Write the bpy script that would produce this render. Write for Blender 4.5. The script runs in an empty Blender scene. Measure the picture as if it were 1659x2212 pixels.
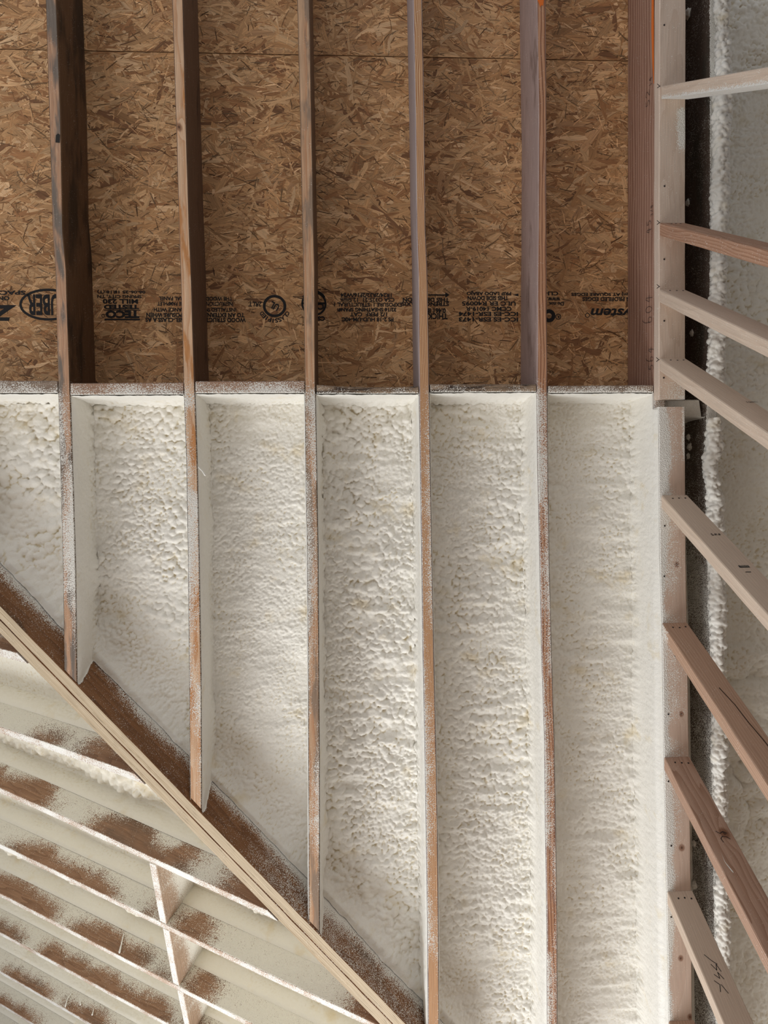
import bpy, math, random
import numpy as np
from mathutils import Matrix, Vector, noise as mnoise

S = bpy.context.scene
C = S.collection
random.seed(7)
RNG = np.random.default_rng(11)

# ------------------------------------------------------------------ camera, roof frame
F, CX, CY = 1512.0, 829.5, 1106.0            # focal length and centre in pixels of the 1659 x 2212 frame
Z0 = 2.37                                    # distance from the lens to the underside of the rafters
PITCH = math.atan(0.5)                       # 6:12 roof
cp, sp = math.cos(PITCH), math.sin(PITCH)
EYE = np.array([0.0, 0.0, 1.6])
BU = np.array([1.0, 0, 0]); BV = np.array([0, cp, sp]); BN = np.array([0, -sp, cp])   # across, upslope, out through the roof
cn = np.array([-70 / F, 31 / F, 1.0]); cn /= np.linalg.norm(cn)
cu = np.array([1, .010, 0.0]); cu -= cn * (cu @ cn); cu /= np.linalg.norm(cu)
cv = np.cross(cn, cu)
if cv[1] < 0: cv = -cv
UP = np.array([0.0, sp, cp])                 # plumb, in roof coordinates

def world(p):
    p = np.asarray(p, float)
    return EYE + p[..., 0:1] * BU + p[..., 1:2] * BV + (Z0 + p[..., 2:3]) * BN

def ray(x, y):
    r = np.array([(x - CX) / F, -(y - CY) / F, 1.0])
    return np.array([r @ cu, r @ cv, r @ cn])

def at(x, y, w=0.0):                         # point of the plane w metres above the rafter undersides
    r = ray(x, y); q = r * (Z0 + w) / r[2]
    return np.array([q[0], q[1], w])

def on_plane(x, y, p0, nrm):                 # point of any plane, in roof coordinates
    r = ray(x, y); o = np.array([0, 0, -Z0])
    return o + r * ((p0 - o) @ nrm) / (r @ nrm)

cam = bpy.data.cameras.new('camera')
cam.sensor_fit = 'HORIZONTAL'; cam.sensor_width = 36.0; cam.lens = 36.0 * F / 1659.0
cam.clip_start = 0.02
co = bpy.data.objects.new('camera', cam); C.objects.link(co)
R3 = np.stack([BU, BV, BN], 1)               # roof -> world
right = R3 @ np.array([cu[0], cv[0], cn[0]]); upv = R3 @ np.array([cu[1], cv[1], cn[1]]); fwd = R3 @ np.array([cu[2], cv[2], cn[2]])
M = Matrix.Identity(4)
for i in range(3):
    M[i][0], M[i][1], M[i][2], M[i][3] = right[i], upv[i], -fwd[i], EYE[i]
co.matrix_world = M
S.camera = co

# ------------------------------------------------------------------ light
W = bpy.data.worlds.new('daylight'); S.world = W; W.use_nodes = True
W.node_tree.nodes['Background'].inputs[0].default_value = (0.93, 0.95, 1.0, 1)
W.node_tree.nodes['Background'].inputs[1].default_value = 0.62

def area(name, loc, target, sx, sy, power, col):
    l = bpy.data.lights.new(name, 'AREA'); l.shape = 'RECTANGLE'; l.size = sx; l.size_y = sy
    l.energy = power; l.color = col
    o = bpy.data.objects.new(name, l); C.objects.link(o); o.location = loc
    o.rotation_euler = (Vector(target) - Vector(loc)).to_track_quat('-Z', 'Y').to_euler()
area('window_light_eave', (-1.3, -4.0, 0.75), (-0.1, -0.8, 3.3), 3.2, 1.2, 135, (0.97, 0.985, 1.0))
area('window_light_side', (-3.4, 0.3, 0.7), (0.0, -1.3, 3.3), 2.2, 1.3, 24, (1.0, 0.975, 0.94))

S.view_settings.view_transform = 'Standard'; S.view_settings.look = 'None'
S.view_settings.gamma = 1.0; S.view_settings.use_curve_mapping = False
S.view_settings.exposure = 0.0

# ------------------------------------------------------------------ node helpers and materials
def mat(name):
    m = bpy.data.materials.new(name); m.use_nodes = True
    nt = m.node_tree; nt.nodes.clear()
    out = nt.nodes.new('ShaderNodeOutputMaterial'); b = nt.nodes.new('ShaderNodeBsdfPrincipled')
    nt.links.new(b.outputs[0], out.inputs[0])
    return m, nt, b, out

class NB:
    def __init__(s, nt): s.nt = nt
    def n(s, t, **k):
        x = s.nt.nodes.new(t)
        for a, b in k.items(): setattr(x, a, b)
        return x
    def l(s, a, b): s.nt.links.new(a, b)
    def put(s, sock, v):
        if hasattr(v, 'is_output'): s.l(v, sock)
        else: sock.default_value = v
    def math(s, op, a, b=0.0, c=0.0, clamp=False):
        x = s.n('ShaderNodeMath', operation=op, use_clamp=clamp)
        s.put(x.inputs[0], a); s.put(x.inputs[1], b); s.put(x.inputs[2], c)
        return x.outputs[0]
    def vmath(s, op, a, b=(0, 0, 0)):
        x = s.n('ShaderNodeVectorMath', operation=op); s.put(x.inputs[0], a); s.put(x.inputs[1], b)
        return x.outputs[0]
    def vlen(s, a):
        x = s.n('ShaderNodeVectorMath', operation='LENGTH'); s.put(x.inputs[0], a); return x.outputs['Value']
    def noise(s, v, scale=1.0, detail=3.0, rough=.5, col=False):
        x = s.n('ShaderNodeTexNoise'); s.l(v, x.inputs['Vector'])
        x.inputs['Scale'].default_value = scale; x.inputs['Detail'].default_value = detail; x.inputs['Roughness'].default_value = rough
        return x.outputs['Color' if col else 'Fac']
    def attr(s, name, out='Vector'):
        return s.n('ShaderNodeAttribute', attribute_name=name).outputs[out]
    def mix(s, f, a, b, mode='MIX'):
        x = s.n('ShaderNodeMix', data_type='RGBA', blend_type=mode)
        s.put(x.inputs['Factor'], f)
        for sock, v in ((x.inputs[6], a), (x.inputs[7], b)):
            if hasattr(v, 'is_output'): s.l(v, sock)
            else: sock.default_value = (*v[:3], 1)
        return x.outputs[2]
    def ramp(s, f, lo, hi):
        x = s.n('ShaderNodeMapRange'); x.interpolation_type = 'SMOOTHSTEP'
        s.put(x.inputs[0], f); x.inputs[1].default_value = lo; x.inputs[2].default_value = hi
        return x.outputs[0]

FOAM = (0.87, 0.85, 0.79)
FOAM_B = (0.80, 0.765, 0.665)                    # the older, yellower spray of the second slope
def wood(name, light, dark, stain=None, ring=0.6, scale=55.0, seed=0.0, stain_lo=.5, stain_hi=.65, knots=(), fine=.35, centre=(0.03, 0.05), lam=0.0, stretch=.35, stripes=0.0, spray=None):
    """sawn lumber: growth rings along the board (attribute gc), stain patches, knots and foam overspray (attribute spray)"""
    m, nt, b, out = mat(name); k = NB(nt)
    gc = k.attr('gc')
    g = k.vmath('ADD', gc, (seed * 3.1, 0, 0))
    warp = k.noise(k.vmath('MULTIPLY', g, (1.6, 9, 9)), 1, 3, .5, True)
    warp = k.vmath('MULTIPLY', k.vmath('SUBTRACT', warp, (.5, .5, .5)), (0, .06, .06))
    q = k.vmath('ADD', k.vmath('MULTIPLY', g, (stretch * .1, 1, 1)), (0, centre[0], centre[1]))
    q = k.vmath('ADD', q, warp)
    for (ka, kb, kr) in knots[:3]:            # the grain swerves round each knot
        d = k.vlen(k.vmath('MULTIPLY', k.vmath('SUBTRACT', gc, (ka, kb, 0)), (.45, 1, 0)))
        bump_ = k.math('MULTIPLY', k.ramp(d, kr * 3.2, 0.0), .02)
        cmb = k.n('ShaderNodeCombineXYZ'); k.l(bump_, cmb.inputs[1])
        q = k.vmath('ADD', q, cmb.outputs[0])
    w = k.n('ShaderNodeTexWave', wave_type='RINGS', rings_direction='X', wave_profile='SAW')
    k.l(q, w.inputs['Vector']); w.inputs['Scale'].default_value = scale
    w.inputs['Distortion'].default_value = 1.2; w.inputs['Detail'].default_value = 2; w.inputs['Detail Scale'].default_value = .6
    rg = k.math('POWER', w.outputs['Fac'], 1.8)
    fn = k.noise(k.vmath('MULTIPLY', g, (9, 420, 420)), 1, 3, .6)
    col = k.mix(k.math('MULTIPLY', rg, ring), light, dark)
    if stripes:                               # straight grain lines seen on a quarter-sawn face
        sx = k.n('ShaderNodeSeparateXYZ'); k.l(k.vmath('ADD', gc, k.vmath('MULTIPLY', warp, (0, .14, 1.0))), sx.inputs[0])
        ln = k.math('SINE', k.math('MULTIPLY', k.math('ADD', sx.outputs[1], sx.outputs[2]), stripes))
        col = k.mix(k.ramp(ln, .1, .95), light, dark)
    if lam:                                   # glued veneers seen on edge
        ln = k.noise(k.vmath('MULTIPLY', g, (1.2, 560, 0)), 1, 3, .6)
        ck = k.noise(k.vmath('MULTIPLY', g, (11, 330, 0)), 1, 2, .5)
        col = k.mix(k.math('MULTIPLY', k.ramp(ln, .47, .62), lam), col, dark)
        col = k.mix(k.math('MULTIPLY', k.ramp(ck, .64, .71), .85), col, (.10, .065, .035))
    if stain:
        st = k.noise(k.vmath('MULTIPLY', g, (3.2, 16, 10)), 1, 4, .6)
        col = k.mix(k.ramp(st, stain_lo, stain_hi), col, stain)
    f2 = k.n('ShaderNodeMapRange'); k.l(fn, f2.inputs[0]); f2.inputs[1].default_value = .25; f2.inputs[2].default_value = .75
    f2.inputs[3].default_value = 1 - fine; f2.inputs[4].default_value = 1 + fine * .6
    cb = k.n('ShaderNodeCombineXYZ')
    for i in range(3): k.l(f2.outputs[0], cb.inputs[i])
    col = k.mix(1.0, col, cb.outputs[0], 'MULTIPLY')
    for (ka, kb, kr) in knots:
        d = k.vlen(k.vmath('MULTIPLY', k.vmath('SUBTRACT', gc, (ka, kb, 0)), (.8, 1, 0)))
        d = k.math('ADD', d, k.math('MULTIPLY', k.math('SUBTRACT', fn, .5), kr * .5))
        col = k.mix(k.math('MULTIPLY', k.ramp(d, kr * 1.7, kr * .8), .75), col, (.20, .075, .03))
        col = k.mix(k.math('MULTIPLY', k.ramp(d, kr * .6, kr * .3), .7), col, (.05, .02, .012))
    tc = k.n('ShaderNodeTexCoord').outputs['Object']
    sk = k.noise(tc, 330, 1.5, .5); sk2 = k.noise(tc, 26, 3, .6)
    thr = k.math('ADD', k.attr('spray', 'Fac'), k.math('MULTIPLY', k.math('SUBTRACT', sk2, .5), .55))
    sk3 = k.n('ShaderNodeMapRange'); k.l(sk, sk3.inputs[0]); sk3.inputs[1].default_value = .28; sk3.inputs[2].default_value = .72
    dlt = k.math('SUBTRACT', thr, sk3.outputs[0])
    mk = k.ramp(dlt, -.07, .13)
    col = k.mix(mk, col, spray or FOAM)
    k.l(col, b.inputs['Base Color']); b.inputs['Roughness'].default_value = .72
    b.inputs['Specular IOR Level'].default_value = .3
    h = k.math('ADD', k.math('MULTIPLY', dlt, k.math('MULTIPLY', mk, 1.2)), k.math('MULTIPLY', fn, .12))
    bp = k.n('ShaderNodeBump'); k.l(h, bp.inputs['Height']); bp.inputs['Strength'].default_value = .6; bp.inputs['Distance'].default_value = .003
    k.l(bp.outputs[0], b.inputs['Normal'])
    return m

def foam_mat(name, base=FOAM, yellow=(.76, .66, .46), fine=260, amt=.0012, ylo=.56, yhi=.78, grey=0.0):
    m, nt, b, out = mat(name); k = NB(nt)
    tc = k.n('ShaderNodeTexCoord').outputs['Object']
    a = k.noise(tc, 9, 4, .6); c = k.noise(tc, 45, 3, .6)
    col = k.mix(k.math('MULTIPLY', k.ramp(a, ylo, yhi), .8), base, yellow)
    col = k.mix(k.math('MULTIPLY', k.ramp(c, .62, .8), .35), col, yellow)
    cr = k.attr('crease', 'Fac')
    col = k.mix(k.math('MULTIPLY', cr, .75), col, (.60, .49, .27))  # darker tan painted into the creases, mostly standing in for their shade
    k.l(col, b.inputs['Base Color']); b.inputs['Roughness'].default_value = .48
    b.inputs['Specular IOR Level'].default_value = .35
    f = k.noise(tc, fine, 2, .6)
    f2 = k.noise(tc, 70, 2, .5)
    h = k.math('ADD', k.math('MULTIPLY', f, .5), f2)
    bp = k.n('ShaderNodeBump'); k.l(h, bp.inputs['Height']); bp.inputs['Strength'].default_value = .55; bp.inputs['Distance'].default_value = amt * 3
    k.l(bp.outputs[0], b.inputs['Normal'])
    return m

def plain(name, col, rough=.6, metal=0.0):
    m, nt, b, out = mat(name); k = NB(nt)
    tc = k.n('ShaderNodeTexCoord').outputs['Object']
    f = k.noise(tc, 60, 3, .6)
    c = k.mix(f, tuple(x * .8 for x in col), tuple(min(1, x * 1.2) for x in col))
    k.l(c, b.inputs['Base Color']); b.inputs['Roughness'].default_value = rough; b.inputs['Metallic'].default_value = metal
    return m

def ink_mat(name, col, cover=.27):
    m, nt, b, out = mat(name); k = NB(nt)
    tc = k.n('ShaderNodeTexCoord').outputs['Object']
    f = k.math('MULTIPLY', k.noise(tc, 420, 3, .6), k.math('ADD', k.noise(tc, 50, 3, .6), .5))
    b.inputs['Base Color'].default_value = (*col, 1); b.inputs['Roughness'].default_value = .8
    tr = k.n('ShaderNodeBsdfTransparent'); mx = k.n('ShaderNodeMixShader')
    k.l(k.ramp(f, cover - .05, cover + .06), mx.inputs[0]); k.l(tr.outputs[0], mx.inputs[1]); k.l(b.outputs[0], mx.inputs[2])
    k.l(mx.outputs[0], out.inputs[0])
    return m

def osb_mat(name):
    m, nt, b, out = mat(name); k = NB(nt)
    gc = k.attr('gc'); fc = k.attr('flake', 'Color')
    g1 = k.noise(k.vmath('MULTIPLY', gc, (14, 330, 1)), 1, 3, .6)
    g2 = k.noise(k.vmath('MULTIPLY', gc, (45, 1100, 1)), 1, 2, .6)
    v = k.math('ADD', k.math('MULTIPLY', g1, .95), k.math('MULTIPLY', g2, .55))
    f2 = k.n('ShaderNodeMapRange'); k.l(v, f2.inputs[0]); f2.inputs[1].default_value = .45; f2.inputs[2].default_value = 1.0
    f2.inputs[3].default_value = .58; f2.inputs[4].default_value = 1.32
    cb = k.n('ShaderNodeCombineXYZ')
    for i in range(3): k.l(f2.outputs[0], cb.inputs[i])
    col = k.mix(1.0, fc, cb.outputs[0], 'MULTIPLY')
    tc = k.n('ShaderNodeTexCoord').outputs['Object']
    sp_ = k.noise(tc, 140, 2, .5)
    col = k.mix(k.math('MULTIPLY', k.ramp(sp_, .70, .78), .8), col, (.05, .03, .02))
    k.l(col, b.inputs['Base Color']); b.inputs['Roughness'].default_value = .62; b.inputs['Specular IOR Level'].default_value = .25
    bp = k.n('ShaderNodeBump'); k.l(v, bp.inputs['Height']); bp.inputs['Strength'].default_value = .5; bp.inputs['Distance'].default_value = .0015
    k.l(bp.outputs[0], b.inputs['Normal'])
    return m

# ------------------------------------------------------------------ objects
def tag(o, label=None, cat=None, group=None, kind=None):
    if label: o['label'] = label
    if cat: o['category'] = cat
    if group: o['group'] = group
    if kind: o['kind'] = kind
    return o

def empty(name, p):
    o = bpy.data.objects.new(name, None); C.objects.link(o); o.empty_display_size = .05
    o.location = Vector(world(p)); return o

def link(name, vw, faces, m, parent=None, attrs=None, smooth=False):
    """one mesh object from world-space vertices; its origin is its parent's or its own middle"""
    vw = np.asarray(vw, float)
    if parent is None: org = vw.mean(0)
    else:
        org = np.zeros(3); q = parent
        while q is not None: org = org + np.array(q.location); q = q.parent
    me = bpy.data.meshes.new(name)
    loc = vw - org
    if isinstance(faces, np.ndarray) and faces.ndim == 2:
        nf, kf = faces.shape
        me.vertices.add(len(loc)); me.vertices.foreach_set('co', loc.ravel())
        me.loops.add(nf * kf); me.loops.foreach_set('vertex_index', faces.ravel().astype(np.int32))
        me.polygons.add(nf); me.polygons.foreach_set('loop_start', np.arange(0, nf * kf, kf, dtype=np.int32))
        me.update(calc_edges=True); me.validate()
    else:
        me.from_pydata([tuple(x) for x in loc], [], [tuple(f) for f in faces]); me.update()
    if attrs:
        for an, (ty, data) in attrs.items():
            a = me.attributes.new(an, ty, 'POINT')
            key = {'FLOAT': 'value', 'FLOAT_VECTOR': 'vector', 'FLOAT_COLOR': 'color'}[ty]
            a.data.foreach_set(key, np.asarray(data, np.float32).ravel())
    if smooth: me.polygons.foreach_set('use_smooth', np.ones(len(me.polygons), bool))
    me.materials.append(m)
    o = bpy.data.objects.new(name, me); C.objects.link(o)
    if parent is None: o.location = org
    else: o.parent = parent
    return o

def sm(x, a, b):
    t = np.clip((x - a) / (b - a), 0, 1); return t * t * (3 - 2 * t)

def nz(p, s, seed=0.0):                       # smooth noise 0..1 at a point
    return .5 + .5 * mnoise.noise((p[0] * s + seed, p[1] * s - seed * .7, p[2] * s + seed * 1.3))

def resample(poly, n):
    poly = np.asarray(poly, float); d = np.r_[0, np.cumsum(np.linalg.norm(np.diff(poly, axis=0), axis=1))]
    t = np.linspace(0, d[-1], n)
    return np.stack([np.interp(t, d, poly[:, i]) for i in range(3)], 1), t

def board(name, m, left, right_, dvec, depth, skew=None, cov=None, parent=None, step=.018, chamfer=.003, nb=5, ns=9, wob=.0009, seed=0, stepend=None):
    """a sawn board in roof coordinates: its visible face runs between the polylines left and right_, its body goes depth along dvec.
    cov(face, along, across 0..1, depth in m, point) gives the foam overspray 0..1"""
    n = max(3, int(np.linalg.norm(np.diff(np.asarray(left), axis=0), axis=1).sum() / step))
    Lp, t = resample(left, n); Rp, _ = resample(right_, n)
    dv = np.asarray(dvec, float) * depth + (np.zeros(3) if skew is None else np.asarray(skew, float))
    V, G, Sp = [], [], []
    for i in range(n):
        bl, br = Lp[i], Rp[i]; ax = br - bl; wd = np.linalg.norm(ax); ax = ax / wd
        j1, j2 = (nz((t[i] * 3, seed, .1), 4) - .5) * wob * 2, (nz((t[i] * 3, seed, 7.1), 4) - .5) * wob * 2
        bl = bl + ax * j1; br = br + ax * j2; wd = np.linalg.norm(br - bl)
        ring = []
        for k in range(nb + 1):
            a = chamfer / wd + (1 - 2 * chamfer / wd) * k / nb
            ring.append((bl + (br - bl) * a, 'bottom', a, 0.0))
        for k in range(ns + 1):
            f = chamfer / depth + (1 - chamfer / depth) * (k / ns) ** 1.3
            ring.append((br + dv * f, 'right', 1.0, f * depth))
        for k in range(ns, -1, -1):
            f = chamfer / depth + (1 - chamfer / depth) * (k / ns) ** 1.3
            ring.append((bl + dv * f, 'left', 0.0, f * depth))
        for (pt, fc, a, d) in ring:
            V.append(pt); G.append((t[i], (a - .5) * wd, d)); Sp.append(0.0 if cov is None else cov(fc, t[i], a, d, pt))
    r = nb + 1 + 2 * (ns + 1); faces = []
    for i in range(n - 1):
        for k in range(r):
            a, b2 = i * r + k, i * r + (k + 1) % r
            faces.append((a, b2, b2 + r, a + r))
    faces.append(tuple(range(r - 1, -1, -1))); faces.append(tuple((n - 1) * r + k for k in range(r)))
    o = link(name, world(np.array(V)), faces, m, parent, {'gc': ('FLOAT_VECTOR', G), 'spray': ('FLOAT', Sp)})
    return o

# ------------------------------------------------------------------ measured lines of the framing (pixel of the photo -> place on the rafter plane)
RL = {1: ([(98, 0), (106, 250), (113, 500), (119, 580), (125, 820), (130, 1000), (136, 1220), (139, 1446)], [(122, 0), (131.4, 250), (136, 500), (143, 580), (150.6, 820), (156, 1000), (162.6, 1220), (166, 1475)]),
      2: ([(371.4, 0), (379.5, 250), (386.6, 500), (389.6, 580), (396.5, 820), (403, 1000), (406.5, 1200), (409, 1460), (410, 1640), (411, 1722)], [(395.5, 0), (402, 250), (409.4, 500), (413, 580), (420, 820), (426, 1000), (430, 1200), (434, 1460), (435, 1640), (435, 1748)]),
      3: ([(641.7, 0), (648, 250), (653, 500), (655, 580), (658.5, 820), (660.5, 1000), (664, 1180), (666, 1410), (666.7, 1650), (667.5, 1830), (667.5, 1988)], [(668.8, 0), (673.5, 250), (678, 500), (680, 580), (681, 820), (684, 1000), (687, 1180), (688.5, 1410), (690, 1650), (690, 1830), (690, 2012)]),
      4: ([(892, 0), (896.7, 250), (900, 500), (903, 580), (905.5, 830), (908, 1000), (911, 1180), (914, 1410), (918, 1600), (921, 1800), (924, 2000), (925, 2212)], [(912, 0), (916.6, 250), (919, 500), (923, 580), (927, 830), (929.5, 1000), (932.5, 1180), (937, 1410), (941.4, 1600), (945, 1800), (947, 2000), (948, 2212)]),
      5: ([(1159, 0), (1163, 250), (1162, 500), (1161, 580), (1160, 830), (1162, 1000), (1166, 1180), (1170.5, 1410), (1177, 1600), (1179, 1800), (1182, 2000), (1183, 2212)], [(1179, 0), (1180.6, 250), (1180.5, 500), (1181, 580), (1182.3, 830), (1183.6, 1000), (1186, 1180), (1191.6, 1410), (1197.5, 1600), (1201, 1800), (1203.6, 2000), (1204, 2212)])}
def ext(pts, y0=None, y1=None):
    pts = list(pts)
    if y0 is not None:
        (xa, ya), (xb, yb) = pts[0], pts[2]; pts = [(xa + (xb - xa) / (yb - ya) * (y0 - ya), y0)] + pts
    if y1 is not None:
        (xa, ya), (xb, yb) = pts[-3], pts[-1]; pts = pts + [(xb + (xb - xa) / (yb - ya) * (y1 - yb), y1)]
    return np.array([at(*q) for q in pts])
YT, YB = -260, 2480
RAFT = {}
for k_, (l_, r_) in RL.items():
    yb = YB if k_ > 3 else None
    RAFT[k_] = (ext(l_, YT, yb), ext(r_, YT, yb))
A6 = [(1414.6, 0), (1414, 400), (1413.5, 820), (1415, 1200), (1419, 1600), (1424, 1900), (1428, 2212)]
l6 = ext(A6, YT, YB); RAFT[6] = (l6, l6 + np.array([.038, 0, 0]))
# valley beam line, second roof slope
VA = at(0, 1308); VB = at(877, 2212); VD = (VB - VA) / np.linalg.norm(VB - VA)
H_ = np.cross(UP, VD); H_ /= np.linalg.norm(H_)
if H_[0] > 0: H_ = -H_                        # level, square to the valley, towards the lower left
VM = -H_                                      # outward from the beam's upper-right cheek
def cut_at_beam(L):
    o = []
    for a, b in zip(L[:-1], L[1:]):
        da, db = (a - VA) @ VM, (b - VA) @ VM; o.append(a)
        if db < .002: o.append(a + (b - a) * (da - .002) / (da - db)); return np.array(o)
    return L
RAFT[4] = (cut_at_beam(RAFT[4][0]), cut_at_beam(RAFT[4][1]))
RAFT[0] = (RAFT[1][0] - np.array([.407, 0, 0]), RAFT[1][1] - np.array([.407, 0, 0]))
A7 = [(1533, 0), (1534, 500), (1530, 800), (1524, 950), (1528, 1200), (1535, 1450), (1540, 1800), (1546, 2212)]
l7 = ext(A7, YT, YB); RAFT[7] = (l7, l7 + np.array([.038, 0, 0]))
DEPTH = .235                                  # rafters and sheathing plane

def u_of(side, k):
    L = RAFT[k][0 if side == 'l' else 1]
    o = np.argsort(L[:, 1])
    return lambda v: np.interp(v, L[o, 1], L[o, 0])

BW = .086
VE = VA + BW * H_                             # lower-left arris of the beam
dc = np.array([3230, -380, -1512.0]); D2 = np.array([dc @ cu, dc @ cv, dc @ cn]); D2 /= np.linalg.norm(D2)
N2 = np.cross(D2, VD); N2 /= np.linalg.norm(N2)
if N2[2] < 0: N2 = -N2
E2 = np.cross(N2, D2)                         # in the second slope, square to its rafters, pointing up the picture
S2L = [[(0, 1393), (60, 1425)], [(0, 1566), (298, 1680)], [(0, 1705), (113, 1751), (318, 1850), (480, 1913), (584, 1972)], [(0, 1824), (188, 1916), (362, 1997), (613, 2117), (808, 2212)],
       [(0, 1931), (139, 2003), (385, 2127), (544, 2212)], [(0, 2019), (289, 2165)], [(0, 2098), (191, 2208)], [(0, 2168), (72, 2211)], [(0, 2234)]]

v_block = at(600, 846)[1]

# ------------------------------------------------------------------ floor and roof deck
def slab(name, corners, thick, m, kind='structure'):
    c = np.array(corners, float); k = len(c); n_ = np.cross(c[1] - c[0], c[2] - c[0]); n_ = n_ / np.linalg.norm(n_) * thick
    if n_[2] < 0 and name != 'floor': n_ = -n_
    f = [tuple(range(k)), tuple(range(2 * k - 1, k - 1, -1))] + [(i, i + k, (i + 1) % k + k, (i + 1) % k) for i in range(k)]
    o = link(name, np.vstack([c, c + n_]), f, m); tag(o, kind=kind); return o
m_floor = plain('plywood_subfloor', (.42, .33, .24), .8)
slab('floor', [(-4.5, 3.2, -.001), (4.5, 3.2, -.001), (4.5, -6.4, -.001), (-4.5, -6.4, -.001)], .02, m_floor)
m_wall = plain('dark_shade_wall', (.17, .13, .10), .85)  # dark skin of the two added light-blocking walls
slab('shade_wall_right', [(1.72, -4.2, 0.0), (1.72, 3.0, 0.0), (1.72, 3.0, 5.2), (1.72, -.9, 3.75), (1.72, -4.2, 2.1)], .02, m_wall)  # unseen wall added to block light and darken the right foam bay
slab('shade_wall_back', [(1.16, .72, 0), (1.71, .72, 0), (1.71, .72, 4.45), (1.16, .72, 4.45)], .02, m_wall)  # unseen panel added to keep light off the upper end of that bay
m_deck = plain('roof_deck', (.35, .25, .16), .8)
mid = VA + H_ * BW / 2                          # the two decks meet over the middle of the beam
m0 = mid + UP * (.262 / cp - (mid[2]) / cp)     # on the plane w = .262
def vl(u): return m0 + VD * ((u - m0[0]) / VD[0])
vb_ = m0 + VD * ((-2.5 - m0[1]) / VD[1])
slab('ceiling_main', world(np.array([vl(-1.6), (-1.6, 2.4, .262), (1.71, 2.4, .262), (1.71, -2.5, .262), vb_])), .02, m_deck)
h2 = (.262 - (mid - VE) @ N2) / (UP @ N2)
m2 = mid + UP * h2
slab('ceiling_valley', world(np.array([m2 - VD * .9, m2 + VD * 7.0, m2 + VD * 7.0 - D2 * 8.0, m2 - VD * .9 - D2 * 1.8])), .02, m_deck)

# ------------------------------------------------------------------ OSB sheathing
m_osb = osb_mat('osb_strands'); m_ink = ink_mat('black_stamp_ink', (.012, .011, .012)); m_ink2 = ink_mat('marker_ink', (.02, .018, .02), .22)

def strand_panel(name, u0, u1, v0, v1, n_big, n_small, seed, parent=None):
    rng = np.random.default_rng(seed)
    V, Fc, G, Cc = [], [], [], []
    pal = np.array([(.50, .31, .165), (.60, .40, .23), (.43, .25, .125), (.33, .175, .085), (.68, .48, .30), (.46, .285, .16), (.22, .115, .06)])
    wts = np.array([.30, .21, .17, .12, .08, .09, .03])
    zf = DEPTH
    base = np.array([(u0, v0, zf + .001), (u1, v0, zf + .001), (u1, v1, zf + .001), (u0, v1, zf + .001), (u0, v0, zf + .011), (u1, v0, zf + .011), (u1, v1, zf + .011), (u0, v1, zf + .011)])
    for q in base: V.append(q); G.append((q[0], q[1], 0)); Cc.append((.36, .21, .11, 1))
    Fc += [(0, 1, 2, 3), (7, 6, 5, 4), (0, 4, 5, 1), (1, 5, 6, 2), (2, 6, 7, 3), (3, 7, 4, 0)]
    for i in range(n_big + n_small):
        big = i < n_big
        ln = rng.uniform(.05, .15) if big else rng.uniform(.012, .065)
        wd = rng.gamma(2.6, .0062) + .003 if big else rng.uniform(.0009, .0042)
        if big and rng.random() < .05: wd *= 1.8
        an = rng.normal(0, .55) if rng.random() < .72 else rng.uniform(-1.57, 1.57)
        cx, cy = rng.uniform(u0, u1), rng.uniform(v0, v1)
        ca, sa = math.cos(an), math.sin(an)
        z = zf - rng.uniform(0.0, .0015) - (.0006 if not big else 0)
        tx, ty = rng.normal(0, .007), rng.normal(0, .035)
        bend = rng.normal(0, .06) * ln
        e = rng.normal(0, .16, 8) * wd; sh = rng.normal(0, .35) * wd
        prof = [(-.5, -.5), (-.17, -.5), (.17, -.5), (.5, -.5), (.5, .5), (.17, .5), (-.17, .5), (-.5, .5)]
        tip = rng.uniform(.25, 1.0, 2)
        b0 = len(V); go = rng.uniform(0, 50, 3)
        c_ = pal[rng.choice(7, p=wts)] * rng.normal(1, .11) * np.array([1.17, 1.08, .965])
        if not big: c_ = c_ * rng.choice([.33, .6, 1.0, 1.35], p=[.30, .22, .2, .28])
        for j, (a, b) in enumerate(prof):
            x = a * ln + sh * b; y = b * wd + e[j] * .5 - bend * (4 * a * a)
            if a == .5: y *= tip[0]; x += rng.normal(0, .12) * wd
            if a == -.5: y *= tip[1]; x += rng.normal(0, .12) * wd
            px_, py_ = cx + x * ca - y * sa, cy + x * sa + y * ca
            pz = z + x * tx * .6 + y * ty
            V.append((min(max(px_, u0), u1), min(max(py_, v0), v1), min(max(pz, zf - .0022), zf + .0008)))
            G.append((x + go[0], y + go[1], go[2])); Cc.append((max(c_[0], .02), max(c_[1], .012), max(c_[2], .006), 1))
        Fc.append(tuple(range(b0, b0 + 8)))
    return link(name, world(np.array(V)), Fc, m_osb, parent, {'gc': ('FLOAT_VECTOR', G), 'flake': ('FLOAT_COLOR', Cc)})

seam = at(650, 119, DEPTH)[1]; uo0, uo1 = -1.47, 1.20
panel = empty('sheathing_panel', (-.1, seam - .6, DEPTH))
tag(panel, 'wide brown strand board roof panel carrying the row of black printed stamps', 'roof panel', 'strand board roof panels')
strand_panel('strand_board', uo0, uo1, seam - 1.235, seam - .0015, 19000, 17000, 3, panel)
panel_up = empty('sheathing_panel', (-.1, seam + .3, DEPTH))
tag(panel_up, 'strand board roof panel without printing, above the thin dark joint at the top', 'roof panel', 'strand board roof panels')
strand_panel('strand_board', uo0, uo1, seam + .0015, seam + .62, 9500, 8000, 4, panel_up)

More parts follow.
